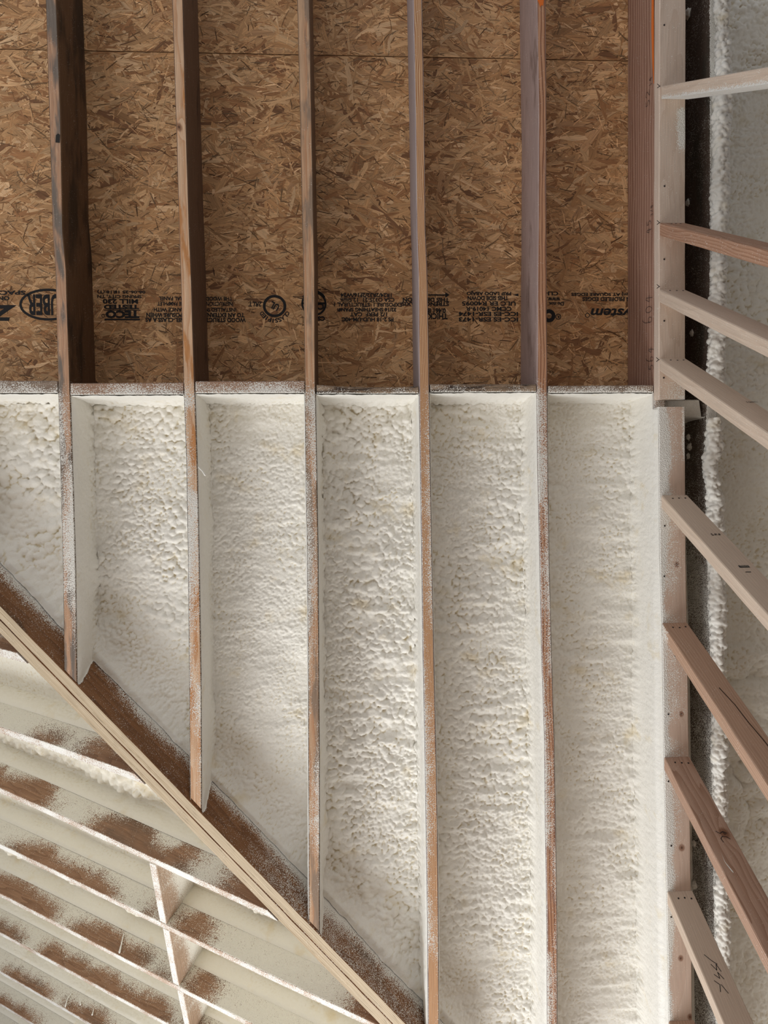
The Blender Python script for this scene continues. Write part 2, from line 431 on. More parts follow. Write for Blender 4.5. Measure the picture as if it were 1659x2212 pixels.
# ------------------------------------------------------------------ printed stamps, all upside down in the photo
def text_mesh(s, bold=0.0, shear=0.0, spacing=1.0):
    cu_ = bpy.data.curves.new('t', 'FONT'); cu_.body = s; cu_.size = 1; cu_.offset = bold; cu_.shear = shear; cu_.space_character = spacing
    cu_.resolution_u = 3
    o = bpy.data.objects.new('t', cu_); C.objects.link(o)
    dg = bpy.context.evaluated_depsgraph_get(); me = bpy.data.meshes.new_from_object(o.evaluated_get(dg))
    v = np.array([x.co[:] for x in me.vertices]); f = [tuple(p.vertices) for p in me.polygons]
    bpy.data.objects.remove(o); bpy.data.curves.remove(cu_); bpy.data.meshes.remove(me)
    return v, f

class Ink:
    """flat print on the face through three roof-space points: origin, x direction, y direction"""
    def __init__(s, org, ex, ey, lift): s.o, s.ex, s.ey, s.n = org, ex, ey, lift; s.V, s.F = [], []
    def add(s, v, f):
        b = len(s.V)
        for x, y in v: s.V.append(s.o + s.ex * x + s.ey * y + s.n)
        s.F += [tuple(i + b for i in q) for q in f]
    def text(s, t, cx, cy, w, h, bold=0.0, shear=0.0, rot=0.0, spacing=1.0, arc=None):
        v, f = text_mesh(t, bold, shear, spacing)
        if len(v) == 0: return
        mn, mx = v.min(0), v.max(0)
        x = (v[:, 0] - (mn[0] + mx[0]) / 2) / (mx[0] - mn[0]) * w; y = (v[:, 1] - (mn[1] + mx[1]) / 2) / (mx[1] - mn[1]) * h
        if arc:                                # bend round a circle of radius arc; arc>0: text sits under the circle, letters' tops inward
            a = x / arc; r = arc - y; x, y = r * np.sin(a), arc - r * np.cos(a)
        c, s_ = math.cos(rot), math.sin(rot)
        s.add(np.stack([cx + x * c - y * s_, cy + x * s_ + y * c], 1), f)
    def stroke(s, pts, wd):
        pts = np.array(pts, float)
        for a, b in zip(pts[:-1], pts[1:]):
            d = b - a; L = np.linalg.norm(d)
            if L < 1e-6: continue
            d /= L; n_ = np.array([-d[1], d[0]]) * wd / 2; e = d * wd * .35
            s.add([a - e - n_, b + e - n_, b + e + n_, a - e + n_], [(0, 1, 2, 3)])
    def ring(s, cx, cy, rx, ry, wd, a0=0, a1=2 * math.pi, n=40):
        v, f = [], []
        for i in range(n + 1):
            a = a0 + (a1 - a0) * i / n
            v += [(cx + (rx - wd / 2) * math.cos(a), cy + (ry - wd / 2) * math.sin(a)), (cx + (rx + wd / 2) * math.cos(a), cy + (ry + wd / 2) * math.sin(a))]
        for i in range(n): f.append((2 * i, 2 * i + 1, 2 * i + 3, 2 * i + 2))
        s.add(v, f)
    def rect(s, cx, cy, w, h): s.add([(cx - w / 2, cy - h / 2), (cx + w / 2, cy - h / 2), (cx + w / 2, cy + h / 2), (cx - w / 2, cy + h / 2)], [(0, 1, 2, 3)])
    def build(s, name, m, parent): return link(name, world(np.array(s.V)), s.F, m, parent)

TW = DEPTH - .0027
PXM = (Z0 + TW) / F                            # metres per pixel on the printed face
def stamp():
    k = Ink(np.array([0, 0, TW]), np.array([-1.0, 0, 0]), np.array([0, -1.0, 0]), np.zeros(3))
    return k
def P2(x, y):
    q = at(x, y, TW); return -q[0], -q[1]
def line(k, t, x0, x1, y, h, **kw):
    a, b = P2(x0, y), P2(x1, y); k.text(t, (a[0] + b[0]) / 2, (a[1] + b[1]) / 2, abs(a[0] - b[0]), h * PXM, **({**kw, 'bold': kw.get('bold', 0) + (.026 if h < 12 else .008)}))

k = stamp()                                    # big letter and small line at the left border
line(k, 'ZIP', -75, 36, 676, 33, bold=.035, shear=.25); line(k, 'SPACE 1/8 IN', -80, 55, 632, 9, bold=.01); line(k, 'ON ALL EDGES', -85, 20, 644, 9, bold=.01)
k.build('printed_marking', m_ink, panel)
k = stamp()                                    # oval
cx_, cy_ = P2(104, 658); k.ring(cx_, cy_, 57 * PXM, 31 * PXM, 5 * PXM); line(k, 'HUBER', 58, 150, 658, 44, bold=.02)
k.build('printed_marking', m_ink, panel)
k = stamp()
line(k, 'TECO', 228, 301, 679, 16, bold=.05); a = P2(264, 690); k.rect(a[0], a[1], 74 * PXM, 3.5 * PXM); line(k, '®', 219, 227, 682, 8)
a = P2(264, 670); k.rect(a[0], a[1], 76 * PXM, 1.6 * PXM)
line(k, 'TESTED', 224, 300, 663, 10, bold=.03); line(k, 'MILL 230', 222, 298, 651, 10, bold=.01); line(k, 'SPRING CITY, TN', 210, 306, 640, 8, bold=.005); line(k, '06-06-25 18:18:(T)', 210, 314, 630, 8, bold=.01)
k.build('printed_marking', m_ink, panel)
k = stamp()
line(k, 'WOOD STRUCTURAL PANEL-CLASS A AS', 314, 531, 691, 9.5, bold=.012); line(k, 'TO AN EXTERNAL FIRE EXPOSURE WHEN', 316, 528, 680.5, 9.5, bold=.012); line(k, 'INSTALLED IN ACCORDANCE WITH', 332, 510, 669, 8.5, bold=.006)
line(k, 'INSTRUCTIONS WITHIN THE PAMPHLET', 340, 504, 656, 8.5, bold=.004); line(k, 'THE WOOD STRUCTURAL PANEL', 343, 502, 645, 8.5, bold=.004)
k.build('printed_marking', m_ink, panel)
k = stamp()                                    # round mark with an arc of letters over it
cx_, cy_ = P2(593, 661); k.ring(cx_, cy_, 22 * PXM, 21 * PXM, 5.5 * PXM); k.text('UL', cx_, cy_, 19 * PXM, 15 * PXM, bold=.03, rot=-.5)
for i, ch in enumerate('CLASSIFIED'):
    a = math.radians(150 - i * 120 / 9); k.text(ch, cx_ + 31 * PXM * math.cos(a), cy_ + 31 * PXM * math.sin(a), (2.5 if ch == 'I' else 7) * PXM, 9 * PXM, bold=.03, rot=a - math.pi / 2)
line(k, '2RLT', 536, 566, 657, 10, shear=.2); k.build('printed_marking', m_ink, panel)
k = stamp()
cx_, cy_ = P2(678, 650); k.ring(cx_, cy_, 24 * PXM, 21 * PXM, 4.5 * PXM, math.radians(200), math.radians(340)); k.rect(cx_, cy_ - 2 * PXM + .012, 52 * PXM, 4 * PXM)
line(k, 'COD', 656, 700, 662, 14, bold=.03); line(k, 'CSA GB', 656, 702, 688, 10, bold=.02); k.ring(cx_, cy_ + 6 * PXM, 25 * PXM, 24 * PXM, 4 * PXM); k.build('printed_marking', m_ink, panel)
k = stamp()
for t, x0, x1, y, b in (('PS 2-18 HUD-UM-40C', 738, 850, 690, .012), ('1/2 PERF  CAT', 756, 836, 679, .008), ('32/16 SHEATHING SPAN®', 728, 856, 669, .016), ('EXPOSURE 1  STRUCTURAL 1', 722, 868, 658, .006), ('CSA O325-21  12.5mm', 736, 852, 647.5, .006), ('1R24/2R32/2F16/W24', 736, 846, 637.5, .010)):
    line(k, t, x0, x1, y, 9, bold=b)
k.build('printed_marking', m_ink, panel)
k = stamp()
a, b = P2(926, 637), P2(965, 637); k.rect((a[0] + b[0]) / 2, a[1], abs(a[0] - b[0]), 2.4 * PXM)
h0 = P2(971, 637); k.add([(h0[0], h0[1]), (h0[0] + 9 * PXM, h0[1] + 6 * PXM), (h0[0] + 9 * PXM, h0[1] - 6 * PXM)], [(0, 1, 2)])
line(k, 'THIS DIRECTION', 870, 970, 647.5, 9, bold=.012); line(k, 'STRENGTH AXIS', 868, 970, 656.5, 9, bold=.01); line(k, '0.461 IN', 918, 963, 671, 11, bold=.018); line(k, 'THICKNESS', 893, 967, 683, 13, bold=.024)
k.build('printed_marking', m_ink, panel)
k = stamp()
for t, x0, x1, y, b in (('ICC-ES ESR-1473', 991, 1119, 690, .01), ('ICC-ES ESR-1474', 991, 1119, 678, .01), ('CCMC 14019-R', 1006, 1105, 667, .008), ('ULC ER R40095', 998, 1114, 655.5, .004), ('THIS SIDE DOWN', 1010, 1098, 644, .012), ('PRIF LADO ABAJO', 1008, 1104, 633, .012)):
    line(k, t, x0, x1, y, 9.5, bold=b)
h0 = P2(1108, 637); k.add([(h0[0], h0[1]), (h0[0] - 12 * PXM, h0[1] + 3 * PXM), (h0[0] - 12 * PXM, h0[1] - 3 * PXM)], [(0, 1, 2)])
k.build('printed_marking', m_ink, panel)
k = stamp()
cx_, cy_ = P2(1186, 682); k.ring(cx_, cy_, 10 * PXM, 10 * PXM, 8 * PXM); cx_, cy_ = P2(1206, 684); k.ring(cx_, cy_, 5.5 * PXM, 5.5 * PXM, 1.6 * PXM); k.text('R', cx_, cy_, 5 * PXM, 6 * PXM, bold=.03)
line(k, 'CLI-', 1178, 1206, 634, 8.5, bold=.01); line(k, 'www.', 1182, 1210, 645, 8); line(k, 'Do not', 1186, 1218, 656, 8, bold=.01); k.build('printed_marking', m_ink, panel)
k = stamp()
line(k, '(3.2mm) AT SQUARE EDGES', 1234, 1384, 635, 9, bold=.012); line(k, 'ON PROFILED EDGES', 1258, 1372, 646, 9, bold=.01); line(k, 'system', 1276, 1378, 672, 25, bold=.02, shear=.25)
cx_, cy_ = P2(1269, 681); k.ring(cx_, cy_, 4.5 * PXM, 4.5 * PXM, 1.5 * PXM); k.build('printed_marking', m_ink, panel)

m_steel = plain('galvanised_steel', (.45, .44, .43), .4, .8); m_nail = plain('dark_nail', (.03, .025, .025), .5, .3)
def spike(p0, p1, r, name, m, parent, n=7):
    p0, p1 = np.array(p0), np.array(p1); d = p1 - p0; d /= np.linalg.norm(d)
    a = np.cross(d, (0, 0, 1.0)); a = a / np.linalg.norm(a) if np.linalg.norm(a) > .01 else np.array([1.0, 0, 0]); b = np.cross(d, a)
    V = [p0 + r * (a * math.cos(2 * math.pi * i / n) + b * math.sin(2 * math.pi * i / n)) for i in range(n)] + [p1 + r * .5 * (a * math.cos(2 * math.pi * i / n) + b * math.sin(2 * math.pi * i / n)) for i in range(n)] + [p1 + d * r]
    Fc = [(i, (i + 1) % n, n + (i + 1) % n, n + i) for i in range(n)] + [(n + i, n + (i + 1) % n, 2 * n) for i in range(n)] + [tuple(range(n - 1, -1, -1))]
    return link(name, world(np.array(V)), Fc, m, parent)
for y in (6, 140, 155, 201, 225, 297, 345):
    q = at(1353, y, .228); pr = panel_up if y < 120 else panel
    spike(q + np.array([.0, 0, .006]), q + np.array([-.013, -.022, -.022]) * 1.0, .0009, 'staple_tip', m_steel, pr)

# ------------------------------------------------------------------ main slope rafters
PINE = dict(light=(.52, .30, .165), dark=(.33, .15, .065))
W_ = {
 1: wood('weathered_pine_grey_orange', (.60, .37, .235), (.42, .20, .11), (.22, .18, .15), .55, 40, 1, .45, .57),
 2: wood('orange_pine', (.76, .52, .34), (.52, .22, .08), (.58, .27, .105), .6, 30, 2.3, .52, .60, knots=((.80, -.008, .009),)),
 3: wood('tan_pine', (.64, .42, .265), (.52, .235, .11), (.34, .24, .17), .8, 26, 3.7, .47, .57),
 4: wood('striped_pine', (.70, .44, .25), (.34, .125, .045), None, .9, 62, 4.1, fine=.22, stripes=1050),
 5: wood('red_brown_pine', (.56, .30, .175), (.29, .13, .07), (.32, .20, .16), .7, 45, 5.9, .58, .70, stripes=520, fine=.3),
 6: wood('reddish_rafter', (.42, .25, .18), (.27, .135, .09), None, .7, 42, 6.4, fine=.3, stripes=300),
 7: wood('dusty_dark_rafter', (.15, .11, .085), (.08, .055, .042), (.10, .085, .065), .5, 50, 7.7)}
# the cheeks of the rafters look different from their undersides: a second board skin
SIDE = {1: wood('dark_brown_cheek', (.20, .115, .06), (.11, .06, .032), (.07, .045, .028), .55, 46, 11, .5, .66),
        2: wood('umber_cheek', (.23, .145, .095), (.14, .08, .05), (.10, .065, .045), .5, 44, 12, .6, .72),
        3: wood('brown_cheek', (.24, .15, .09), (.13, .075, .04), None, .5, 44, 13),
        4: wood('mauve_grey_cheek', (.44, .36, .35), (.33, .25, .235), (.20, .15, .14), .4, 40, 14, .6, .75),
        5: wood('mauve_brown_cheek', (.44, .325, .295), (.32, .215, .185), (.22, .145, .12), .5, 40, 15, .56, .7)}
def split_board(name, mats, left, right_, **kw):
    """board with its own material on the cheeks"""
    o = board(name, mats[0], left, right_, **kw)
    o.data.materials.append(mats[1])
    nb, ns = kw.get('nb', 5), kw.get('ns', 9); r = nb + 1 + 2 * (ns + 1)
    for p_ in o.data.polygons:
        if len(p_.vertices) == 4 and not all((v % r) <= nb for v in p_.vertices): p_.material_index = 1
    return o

RAF_COV = {1: (.42, 1.3), 2: (.50, 2.0), 3: (.46, 3.4), 4: (.30, 4.6), 5: (.46, 5.2)}
def raf_cov(i):
    base, sd = RAF_COV[i]
    def f(fc, t, a, d, p):
        v = p[1]
        z = float(sm(-v, -v_block - .06, -v_block + .03))
        if fc != 'bottom': return z * (.75 if d > .004 else .5)
        w1 = nz((v * 2.2, sd, 0), 1, sd); w2 = nz((v * 7, sd, 3), 1, sd + 4)
        c = base + (w1 - .5) * .95 + (w2 - .5) * .35
        edge = abs(a - .5) * 2
        side = (a - .5) * 2 * (1 if nz((v * 1.6, sd, 9), 1) > .5 else -1)
        c += .22 * side + .10 * (edge - .5)
        low = {1: at(0, 1400)[1], 2: at(0, 1560)[1], 3: at(0, 1830)[1], 4: at(0, 2100)[1], 5: -9}[i]
        c -= .5 * float(sm(-v, -low - .08, -low + .12))
        if i == 2: c -= .55 * float(sm(-v, -at(0, 885)[1] - .01, -at(0, 885)[1] + .01)) * float(1 - sm(-v, -at(0, 1075)[1] - .03, -at(0, 1075)[1]))
        return max(0.0, z * min(c, .9))
    return f
RLAB = {1: ('weathered grey and orange rafter, leftmost on the main slope, dark right cheek', .0),
        2: ('orange pine rafter with a dark knot near its top, second from the left', .0),
        3: ('tan rafter in the middle, its lower end meeting the valley beam lowest of all', .0),
        4: ('rafter with bold orange and brown grain stripes, running past the valley beam', .0),
        5: ('reddish brown rafter with a mauve cheek and orange paint at its top', .0)}
tp = math.tan(PITCH)
rafters = {}
for i in range(1, 6):
    L, R = RAFT[i]
    sk = np.array([0, DEPTH * tp, 0]) if i <= 4 else None
    L, R = L.copy(), R.copy()
    rafters[i] = split_board('rafter', (W_[i], SIDE[i]), L, R, dvec=(0, 0, 1), depth=DEPTH - .003, skew=sk, cov=raf_cov(i), seed=i * 3.3, wob=.0005)
    tag(rafters[i], RLAB[i][0], 'rafter', 'rafters of the main roof slope')
m_orange = ink_mat('orange_marking_paint', (.75, .17, .02), .30)
q = at(1168, -20, -.0012)
kk = Ink(q, np.array([1.0, 0, 0]), np.array([0, 1.0, 0]), np.zeros(3))
kk.add([(-.011, .02), (-.012, -.03), (-.006, -.043), (-.002, -.055), (.003, -.047), (.008, -.05), (.012, -.02), (.012, .02)], [tuple(range(8))])
tag(kk.build('paint_mark', m_orange, rafters[5]), 'orange paint')
q = at(125, 299, -.0012); kk = Ink(q, np.array([1.0, 0, 0]), np.array([0, 1.0, 0]), np.zeros(3)); kk.add([(-.008, -.013), (.006, -.014), (.007, .012), (.001, .016), (-.006, .011)], [(0, 1, 2, 3, 4)])
kk.build('dark_notch', ink_mat('burnt_notch', (.02, .017, .015), .24), rafters[1])

def r6_cov(fc, t, a, d, p):
    z = float(sm(-p[1], -v_block - .02, -v_block + .03)); return .8 * z if fc == 'left' else .6 * z
r6 = board('rafter', W_[6], *RAFT[6], dvec=(0, 0, 1), depth=DEPTH - .003, cov=r6_cov, seed=21, wob=.0003)
tag(r6, 'reddish rafter with handwritten numbers, directly above the pale top plates', 'rafter', 'rafters of the main roof slope')
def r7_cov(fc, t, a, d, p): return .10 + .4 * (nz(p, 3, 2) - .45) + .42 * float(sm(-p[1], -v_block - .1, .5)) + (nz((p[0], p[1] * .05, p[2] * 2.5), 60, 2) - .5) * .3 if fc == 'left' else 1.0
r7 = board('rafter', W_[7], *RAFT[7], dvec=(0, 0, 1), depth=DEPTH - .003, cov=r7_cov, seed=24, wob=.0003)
tag(r7, 'dark dusty rafter behind the studs, its lower edge buried in a foam bead', 'rafter', 'rafters of the main roof slope')
# handwriting on the cheek of that reddish rafter (reads upwards)
c6 = RAFT[6][0]
def on_cheek(x, y):                            # pixel -> (v, w) on the left cheek of that rafter
    u0 = u_of('l', 6); r = ray(x, y); uu = float(u0(at(x, y)[1])); q = r * (uu / r[0])
    return q[1], q[2] - Z0, uu
circ = lambda cx, cy, rx, ry, a0, a1, n=12: [(cx + rx * math.cos(math.radians(a0 + (a1 - a0) * i / n)), cy + ry * math.sin(math.radians(a0 + (a1 - a0) * i / n))) for i in range(n + 1)]
GLYPH = {'6': [circ(.62, .85, .5, .7, 100, 185, 6) + circ(.4, .3, .32, .3, 170, 530)], '0': [circ(.4, .5, .36, .5, 60, 425, 18)], '4': [[(.45, 1), (.08, .42), (.85, .45)], [(.62, .95), (.5, -.1)]],
         '5': [[(.8, 1), (.25, .95), (.2, .55)] + circ(.35, .3, .4, .3, 80, -130, 9)], '3': [circ(.35, .75, .3, .25, 140, -80, 8) + circ(.35, .25, .36, .26, 80, -140, 8)], '1': [[(.3, 1), (.25, 0)]],
         '2': [circ(.4, .7, .34, .3, 160, -30, 8) + [(.05, 0), (.8, .06)]], '/': [[(.75, 1.1), (.1, -.1)]], '8': [circ(.4, .75, .25, .25, 0, 360), circ(.4, .25, .32, .26, 0, 360)]}
def cheek_number(t, x, y, size, adv, stroke_w=.0016):
    a, b, uu = on_cheek(x, y); uu = uu - .0022
    kk = Ink(np.array([uu, a, b]), np.array([0, 1.0, 0]), np.array([0, 0, 1.0]), np.zeros(3))
    for i, ch in enumerate(t):
        if ch == ' ': continue
        for st in GLYPH[ch]: kk.stroke([((i + p_[0] * .8) * adv + p_[1] * size * .15, p_[1] * size) for p_ in st], stroke_w)
    kk.build('handwritten_number', m_ink2, r6)
cheek_number('604', 1409, 697, .050, .036); cheek_number('564', 1412, 800, .038, .030); cheek_number('45', 1407, 502, .034, .026); cheek_number('3/8', 1411, 466, .018, .014, .0013); cheek_number('52', 1404, 228, .03, .034); cheek_number('14', 1409, 182, .02, .016)
q = at(1413.2, 90, .002); kk = Ink(q + np.array([-.0012, 0, 0]), np.array([0, 1.0, 0]), np.array([0, 0, 1.0]), np.zeros(3))
kk.add([(-.14, 0), (.2, 0), (.2, .016), (.05, .02), (-.06, .013), (-.14, .004)], [tuple(range(6))]); tag(kk.build('paint_mark', m_orange, r6), 'orange paint')

# ------------------------------------------------------------------ blocks at the lower edge of the printed panel
m_blk = [wood('block_pine_rosy', (.42, .26, .175), (.27, .15, .09), (.20, .14, .11), .5, 30, 30, .52, .64),
         wood('block_pine_tan', (.40, .29, .20), (.22, .14, .08), (.06, .04, .03), .7, 40, 33, .46, .56, centre=(.0, .2)),
         wood('block_pine_grey', (.33, .25, .19), (.17, .11, .075), (.13, .11, .11), .6, 36, 36, .5, .6)]
BL = [((-160, 124), (821, 823), (846, 848), 2, .42), ((152.5, 396), (828, 826), (851, 851), 0, .42), ((422.5, 657.5), (823.5, 823), (849, 848), 0, .5),
      ((684, 904), (831, 834), (849, 852), 1, .16), ((929.5, 1158), (830, 830), (851, 845), 1, .20), ((1184.5, 1411), (833, 832), (853, 847), 2, .48)]
BLAB = ['grey brown block between rafters, cut by the left border', 'rosy frost-speckled block between the weathered leftmost rafter and the orange pine one',
        'rosy speckled block between the orange pine rafter and the tan middle rafter', 'bowed tan block stained nearly black along its upper edge',
        'straight tan block left of the rafter topped with orange paint', 'grey white-frosted block butting against the pale top plate']
blk_low = []
for (xs, yu, yl, mi, cv_), lab in zip(BL, BLAB):
    bow = 4 if mi == 1 and xs[0] < 700 else 0
    def row(y0, y1, b, flat_=False):
        q_ = np.array([at(xs[0] + (xs[1] - xs[0]) * f, y0 + (y1 - y0) * f + b * 4 * f * (1 - f)) for f in (0, .25, .5, .75, 1)])
        if flat_: q_[:, 1] = at(600, (yl[0] + yl[1]) / 2)[1]
        return q_
    def bcov(fc, t, a, d, p, cv_=cv_): return (cv_ + (nz(p, 9, 3) - .5) * .7 + (a - .4) * .30 if d < .001 and fc == 'bottom' else (.9 if fc == 'right' else (.25 * (d < .01))))
    o = board('blocking', m_blk[mi], row(*yu, bow), row(*yl, 0, True), dvec=(0, 0, 1), depth=DEPTH - .004, cov=bcov, step=.012, nb=6, ns=4, seed=xs[0])
    tag(o, lab, 'blocking', 'blocks between the main rafters'); blk_low.append(at(600, (yl[0] + yl[1]) / 2)[1])

# ------------------------------------------------------------------ valley beam: two plies of laminated lumber
m_lvl = wood('laminated_lumber_edge', (.60, .49, .345), (.40, .295, .175), None, .15, 40, 41, lam=.9, fine=.3)
m_cheek = wood('brown_veneer_face', (.27, .125, .052), (.15, .062, .025), (.13, .07, .035), .75, 26, 43, .55, .68, centre=(.25, .02), knots=((1.56, -.0, .0), ))
beam = empty('valley_beam', VA + VD * 1.0)
tag(beam, 'diagonal valley beam of two pale laminated plies in the lower left', 'beam', kind='thing')
BH = .275
def beam_cov(fc, t, a, d, p):
    if fc == 'bottom': return .0
    if fc == 'left':
        return .2 + .6 * float(sm(d, .02, .10))
    b = .055 + .05 * (nz(p, 3, 5) - .3) * 2
    c = float(sm(d, b, b + .11)) * .95
    c += .28 * float(sm((p - VA) @ VD, 1.12, 1.3)) * (.6 + .8 * nz(p, 5, 1))
    return c + .10
for j in range(2):
    a0 = VA + H_ * (j * (BW / 2 + .0022)); a1 = VA + H_ * (j * (BW / 2 + .0022) + BW / 2 - .0022)
    sag = .004 * j
    pts_r = np.array([a0 + VD * t + UP * sag for t in (-1.0, 0, 1, 2.35)]); pts_l = np.array([a1 + VD * t + UP * sag for t in (-1.0, 0, 1, 2.35)])
    o = split_board('beam_ply', (m_lvl, m_cheek), pts_l, pts_r, dvec=UP, depth=BH, cov=beam_cov, parent=beam, seed=40 + j, ns=14, wob=.0016, chamfer=.0022)

# ------------------------------------------------------------------ rafters of the second slope
m_s2 = [wood('frosted_valley_rafter_%d' % i, (.50, .36, .26), (.30, .17, .10), None, .6, 46, 50 + i, centre=(.0, .12)) for i in range(3)]
m_s2c = [wood('brown_valley_cheek_%d' % i, (.33, .185, .105), (.19, .095, .05), (.20, .12, .075), .75, 60, 60 + i, .5, .7, centre=(.3, .02), spray=FOAM_B) for i in range(3)]
def d2_of(l):
    e = [float((on_plane(x, y, VE, N2) - VE) @ E2) for x, y in l]; return e
S2E = []
LAB2 = ['frosted rafter in the lower left, uppermost of its slope, nearly hidden by the valley beam',
        'frosted rafter below the uppermost of the lower left slope, two brown patches on its cheek',
        'long frosted rafter against whose lower edge the highest short block butts',
        'long frosted rafter crossing between the two short blocks',
        'frosted rafter just below the second short block',
        'frosted rafter, third from the bottom left corner', 'frosted rafter, second from the bottom left corner', 'frosted rafter nearest the bottom left corner, its lower edge just in view', 'frosted rafter cheek just showing in the extreme bottom left corner']
W2 = .040
PATCH = {0: [(-.2, .5, .07)], 1: [(-.04, .13, .075), (.19, .52, .085)], 2: [(-.75, -.12, .09), (.06, .58, .115), (.70, 1.1, .15)], 3: [(-.62, .08, .06), (.20, .30, .05), (.36, .54, .12), (1.16, 1.4, .10)],
         4: [(-1.15, -.5, .09), (-.44, .08, .085), (.10, .22, .04), (.28, .44, .12)], 5: [(-1.4, -.95, .05), (-.85, .1, .07), (.14, .3, .10)], 6: [(-1.4, -.95, .05), (-.9, -.5, .065)], 7: [(-1.8, -1.3, .04)], 8: [(-1.9, -1.2, .05)]}
raf2 = []
for i, l in enumerate(S2L):
    e = d2_of(l); e0 = sum(e) / len(e)
    ts = [float((on_plane(x, y, VE, N2) - VE) @ D2) for x, y in l]
    slope = np.polyfit(ts, e, 1)[0] if len(l) > 2 else (0.0)
    def edge(t, i=i, e0=e0, ts=ts, slope=slope, off=0.0): return VE + D2 * t + E2 * (e0 + slope * (t - np.mean(ts)) + off + .006 * math.sin(t * 3 + i))
    # where the rafter's arris meets the plumb face of the beam
    den = D2 @ H_
    def t_end(off): 
        t = -((E2 * (e0 + off)) @ H_) / den
        for _ in range(3): t = t - ((edge(t, off=off) - VE) @ H_) / den
        return t
    te_u, te_l = t_end(0), t_end(-W2)
    t0 = -2.3
    up = np.array([edge(t) for t in np.linspace(t0, te_u - .002, 40)]); lo = np.array([edge(t, off=-W2) for t in np.linspace(t0, te_l - .002, 40)])
    ds_ = D2 + slope * E2; sk = (-(N2 * DEPTH) @ H_ / (ds_ @ H_)) * ds_
    pt = PATCH[i]
    def cov2(fc, t, a, d, p, pt=pt, i=i):
        s = (p - VE) @ D2
        if fc == 'bottom': return .66 + (nz(p, 6, i) - .5) * 1.0 + (nz(p, 19, i + 3) - .5) * .5 - .25 * abs(a - .45)
        if fc == 'right': return .9
        c = .0
        for (s0, s1, hh) in pt:
            m_ = sm(s, s0 - .10, s0 + .12) * (1 - sm(s, s1 - .12, s1 + .10))
            top = hh * (.55 + 1.3 * (nz((s * 6, i, 0), 1, 3) - .3) + .5 * (nz((s * 19, i, 5), 1, 3) - .5))
            c = max(c, float(m_ * (1 - sm(d, top - .05, top + .075))))
        return 1.0 - .98 * c + .1 * (nz(p, 25, 3) - .5)
    o = split_board('rafter', (m_s2[i % 3], m_s2c[i % 3]), lo, up, dvec=N2, depth=DEPTH - .004, skew=sk, cov=lambda fc, t, a, d, p, f=cov2: f({'right': 'left', 'left': 'right'}.get(fc, fc), t, a, d, p), seed=70 + i, ns=16, step=.016, wob=.0003)
    tag(o, LAB2[i], 'rafter', 'frosted rafters of the lower left slope'); raf2.append(o)
    S2E.append((e0, slope, float(np.mean(ts)), te_u, te_l, i))

def e2_at(i, t, low=False):
    e0, sl, tm, _, _, k = S2E[i]; return e0 + sl * (t - tm) + .006 * np.sin(t * 3 + k) - (W2 if low else 0)
# short blocks between them
BK = [((318, 1858), (334, 1858), (349, 2003), (364, 1998), 2), ((350, 2006), (364, 2010), (371, 2120), (389, 2127), 3), ((380, 2136), (396, 2142), (398, 2225), (416, 2225), 4)]
BKL = ['short frosted block with a dark gap at its head, highest of three in line', 'short frosted block in the middle of three in line, between long frosted rafters', 'short frosted block at the bottom edge, lowest of three in line']
for (a, b, c, d, i), lab in zip(BK, BKL):
    A_, B_, C_, D_ = [on_plane(*q, VE, N2) for q in (a, b, c, d)]
    tA, tC = (A_ - VE) @ D2, (C_ - VE) @ D2
    gap = .012 if i == 2 else .006
    l1 = [VE + D2 * tA + E2 * (e2_at(i, tA, True) - gap), VE + D2 * tC + E2 * (e2_at(i + 1, tC) + .002)]
    r1 = [l1[0] + D2 * .036, VE + D2 * (tC + .036) + E2 * (e2_at(i + 1, tC + .036) + .002)]
    l1 = [q + N2 * .002 for q in l1]; r1 = [q + N2 * .002 for q in r1]
    def kcov(fc, t, a, d, p): 
        if fc == 'bottom': return .70 + (nz(p, 9, 8) - .5) * .8
        return .30 + .9 * float(sm(d, .03, .13)) + (nz(p, 8, 4) - .5) * .5 - .2 * float(sm(t, .1, .3))
    o = board('blocking', m_s2[i % 3], np.array(l1), np.array(r1), dvec=N2, depth=DEPTH - .006, cov=kcov, seed=80 + i, ns=10)
    tag(o, lab, 'blocking', 'short blocks of the lower left slope')

# ------------------------------------------------------------------ spray foam
def vn(shape, cy, cx, rng):                    # smooth value noise, cells of cy x cx samples
    n, m = shape; gy, gx = int(n / cy) + 3, int(m / cx) + 3
    g = rng.random((gy, gx)); y = np.arange(n) / cy; x = np.arange(m) / cx
    iy, ix = y.astype(int), x.astype(int); fy, fx = y - iy, x - ix
    fy = (fy * fy * fy * (fy * (fy * 6 - 15) + 10))[:, None]; fx = (fx * fx * fx * (fx * (fx * 6 - 15) + 10))[None]
    a = g[np.ix_(iy, ix)]; b = g[np.ix_(iy, ix + 1)]; c = g[np.ix_(iy + 1, ix)]; d = g[np.ix_(iy + 1, ix + 1)]
    return (a * (1 - fx) + b * fx) * (1 - fy) + (c * (1 - fx) + d * fx) * fy

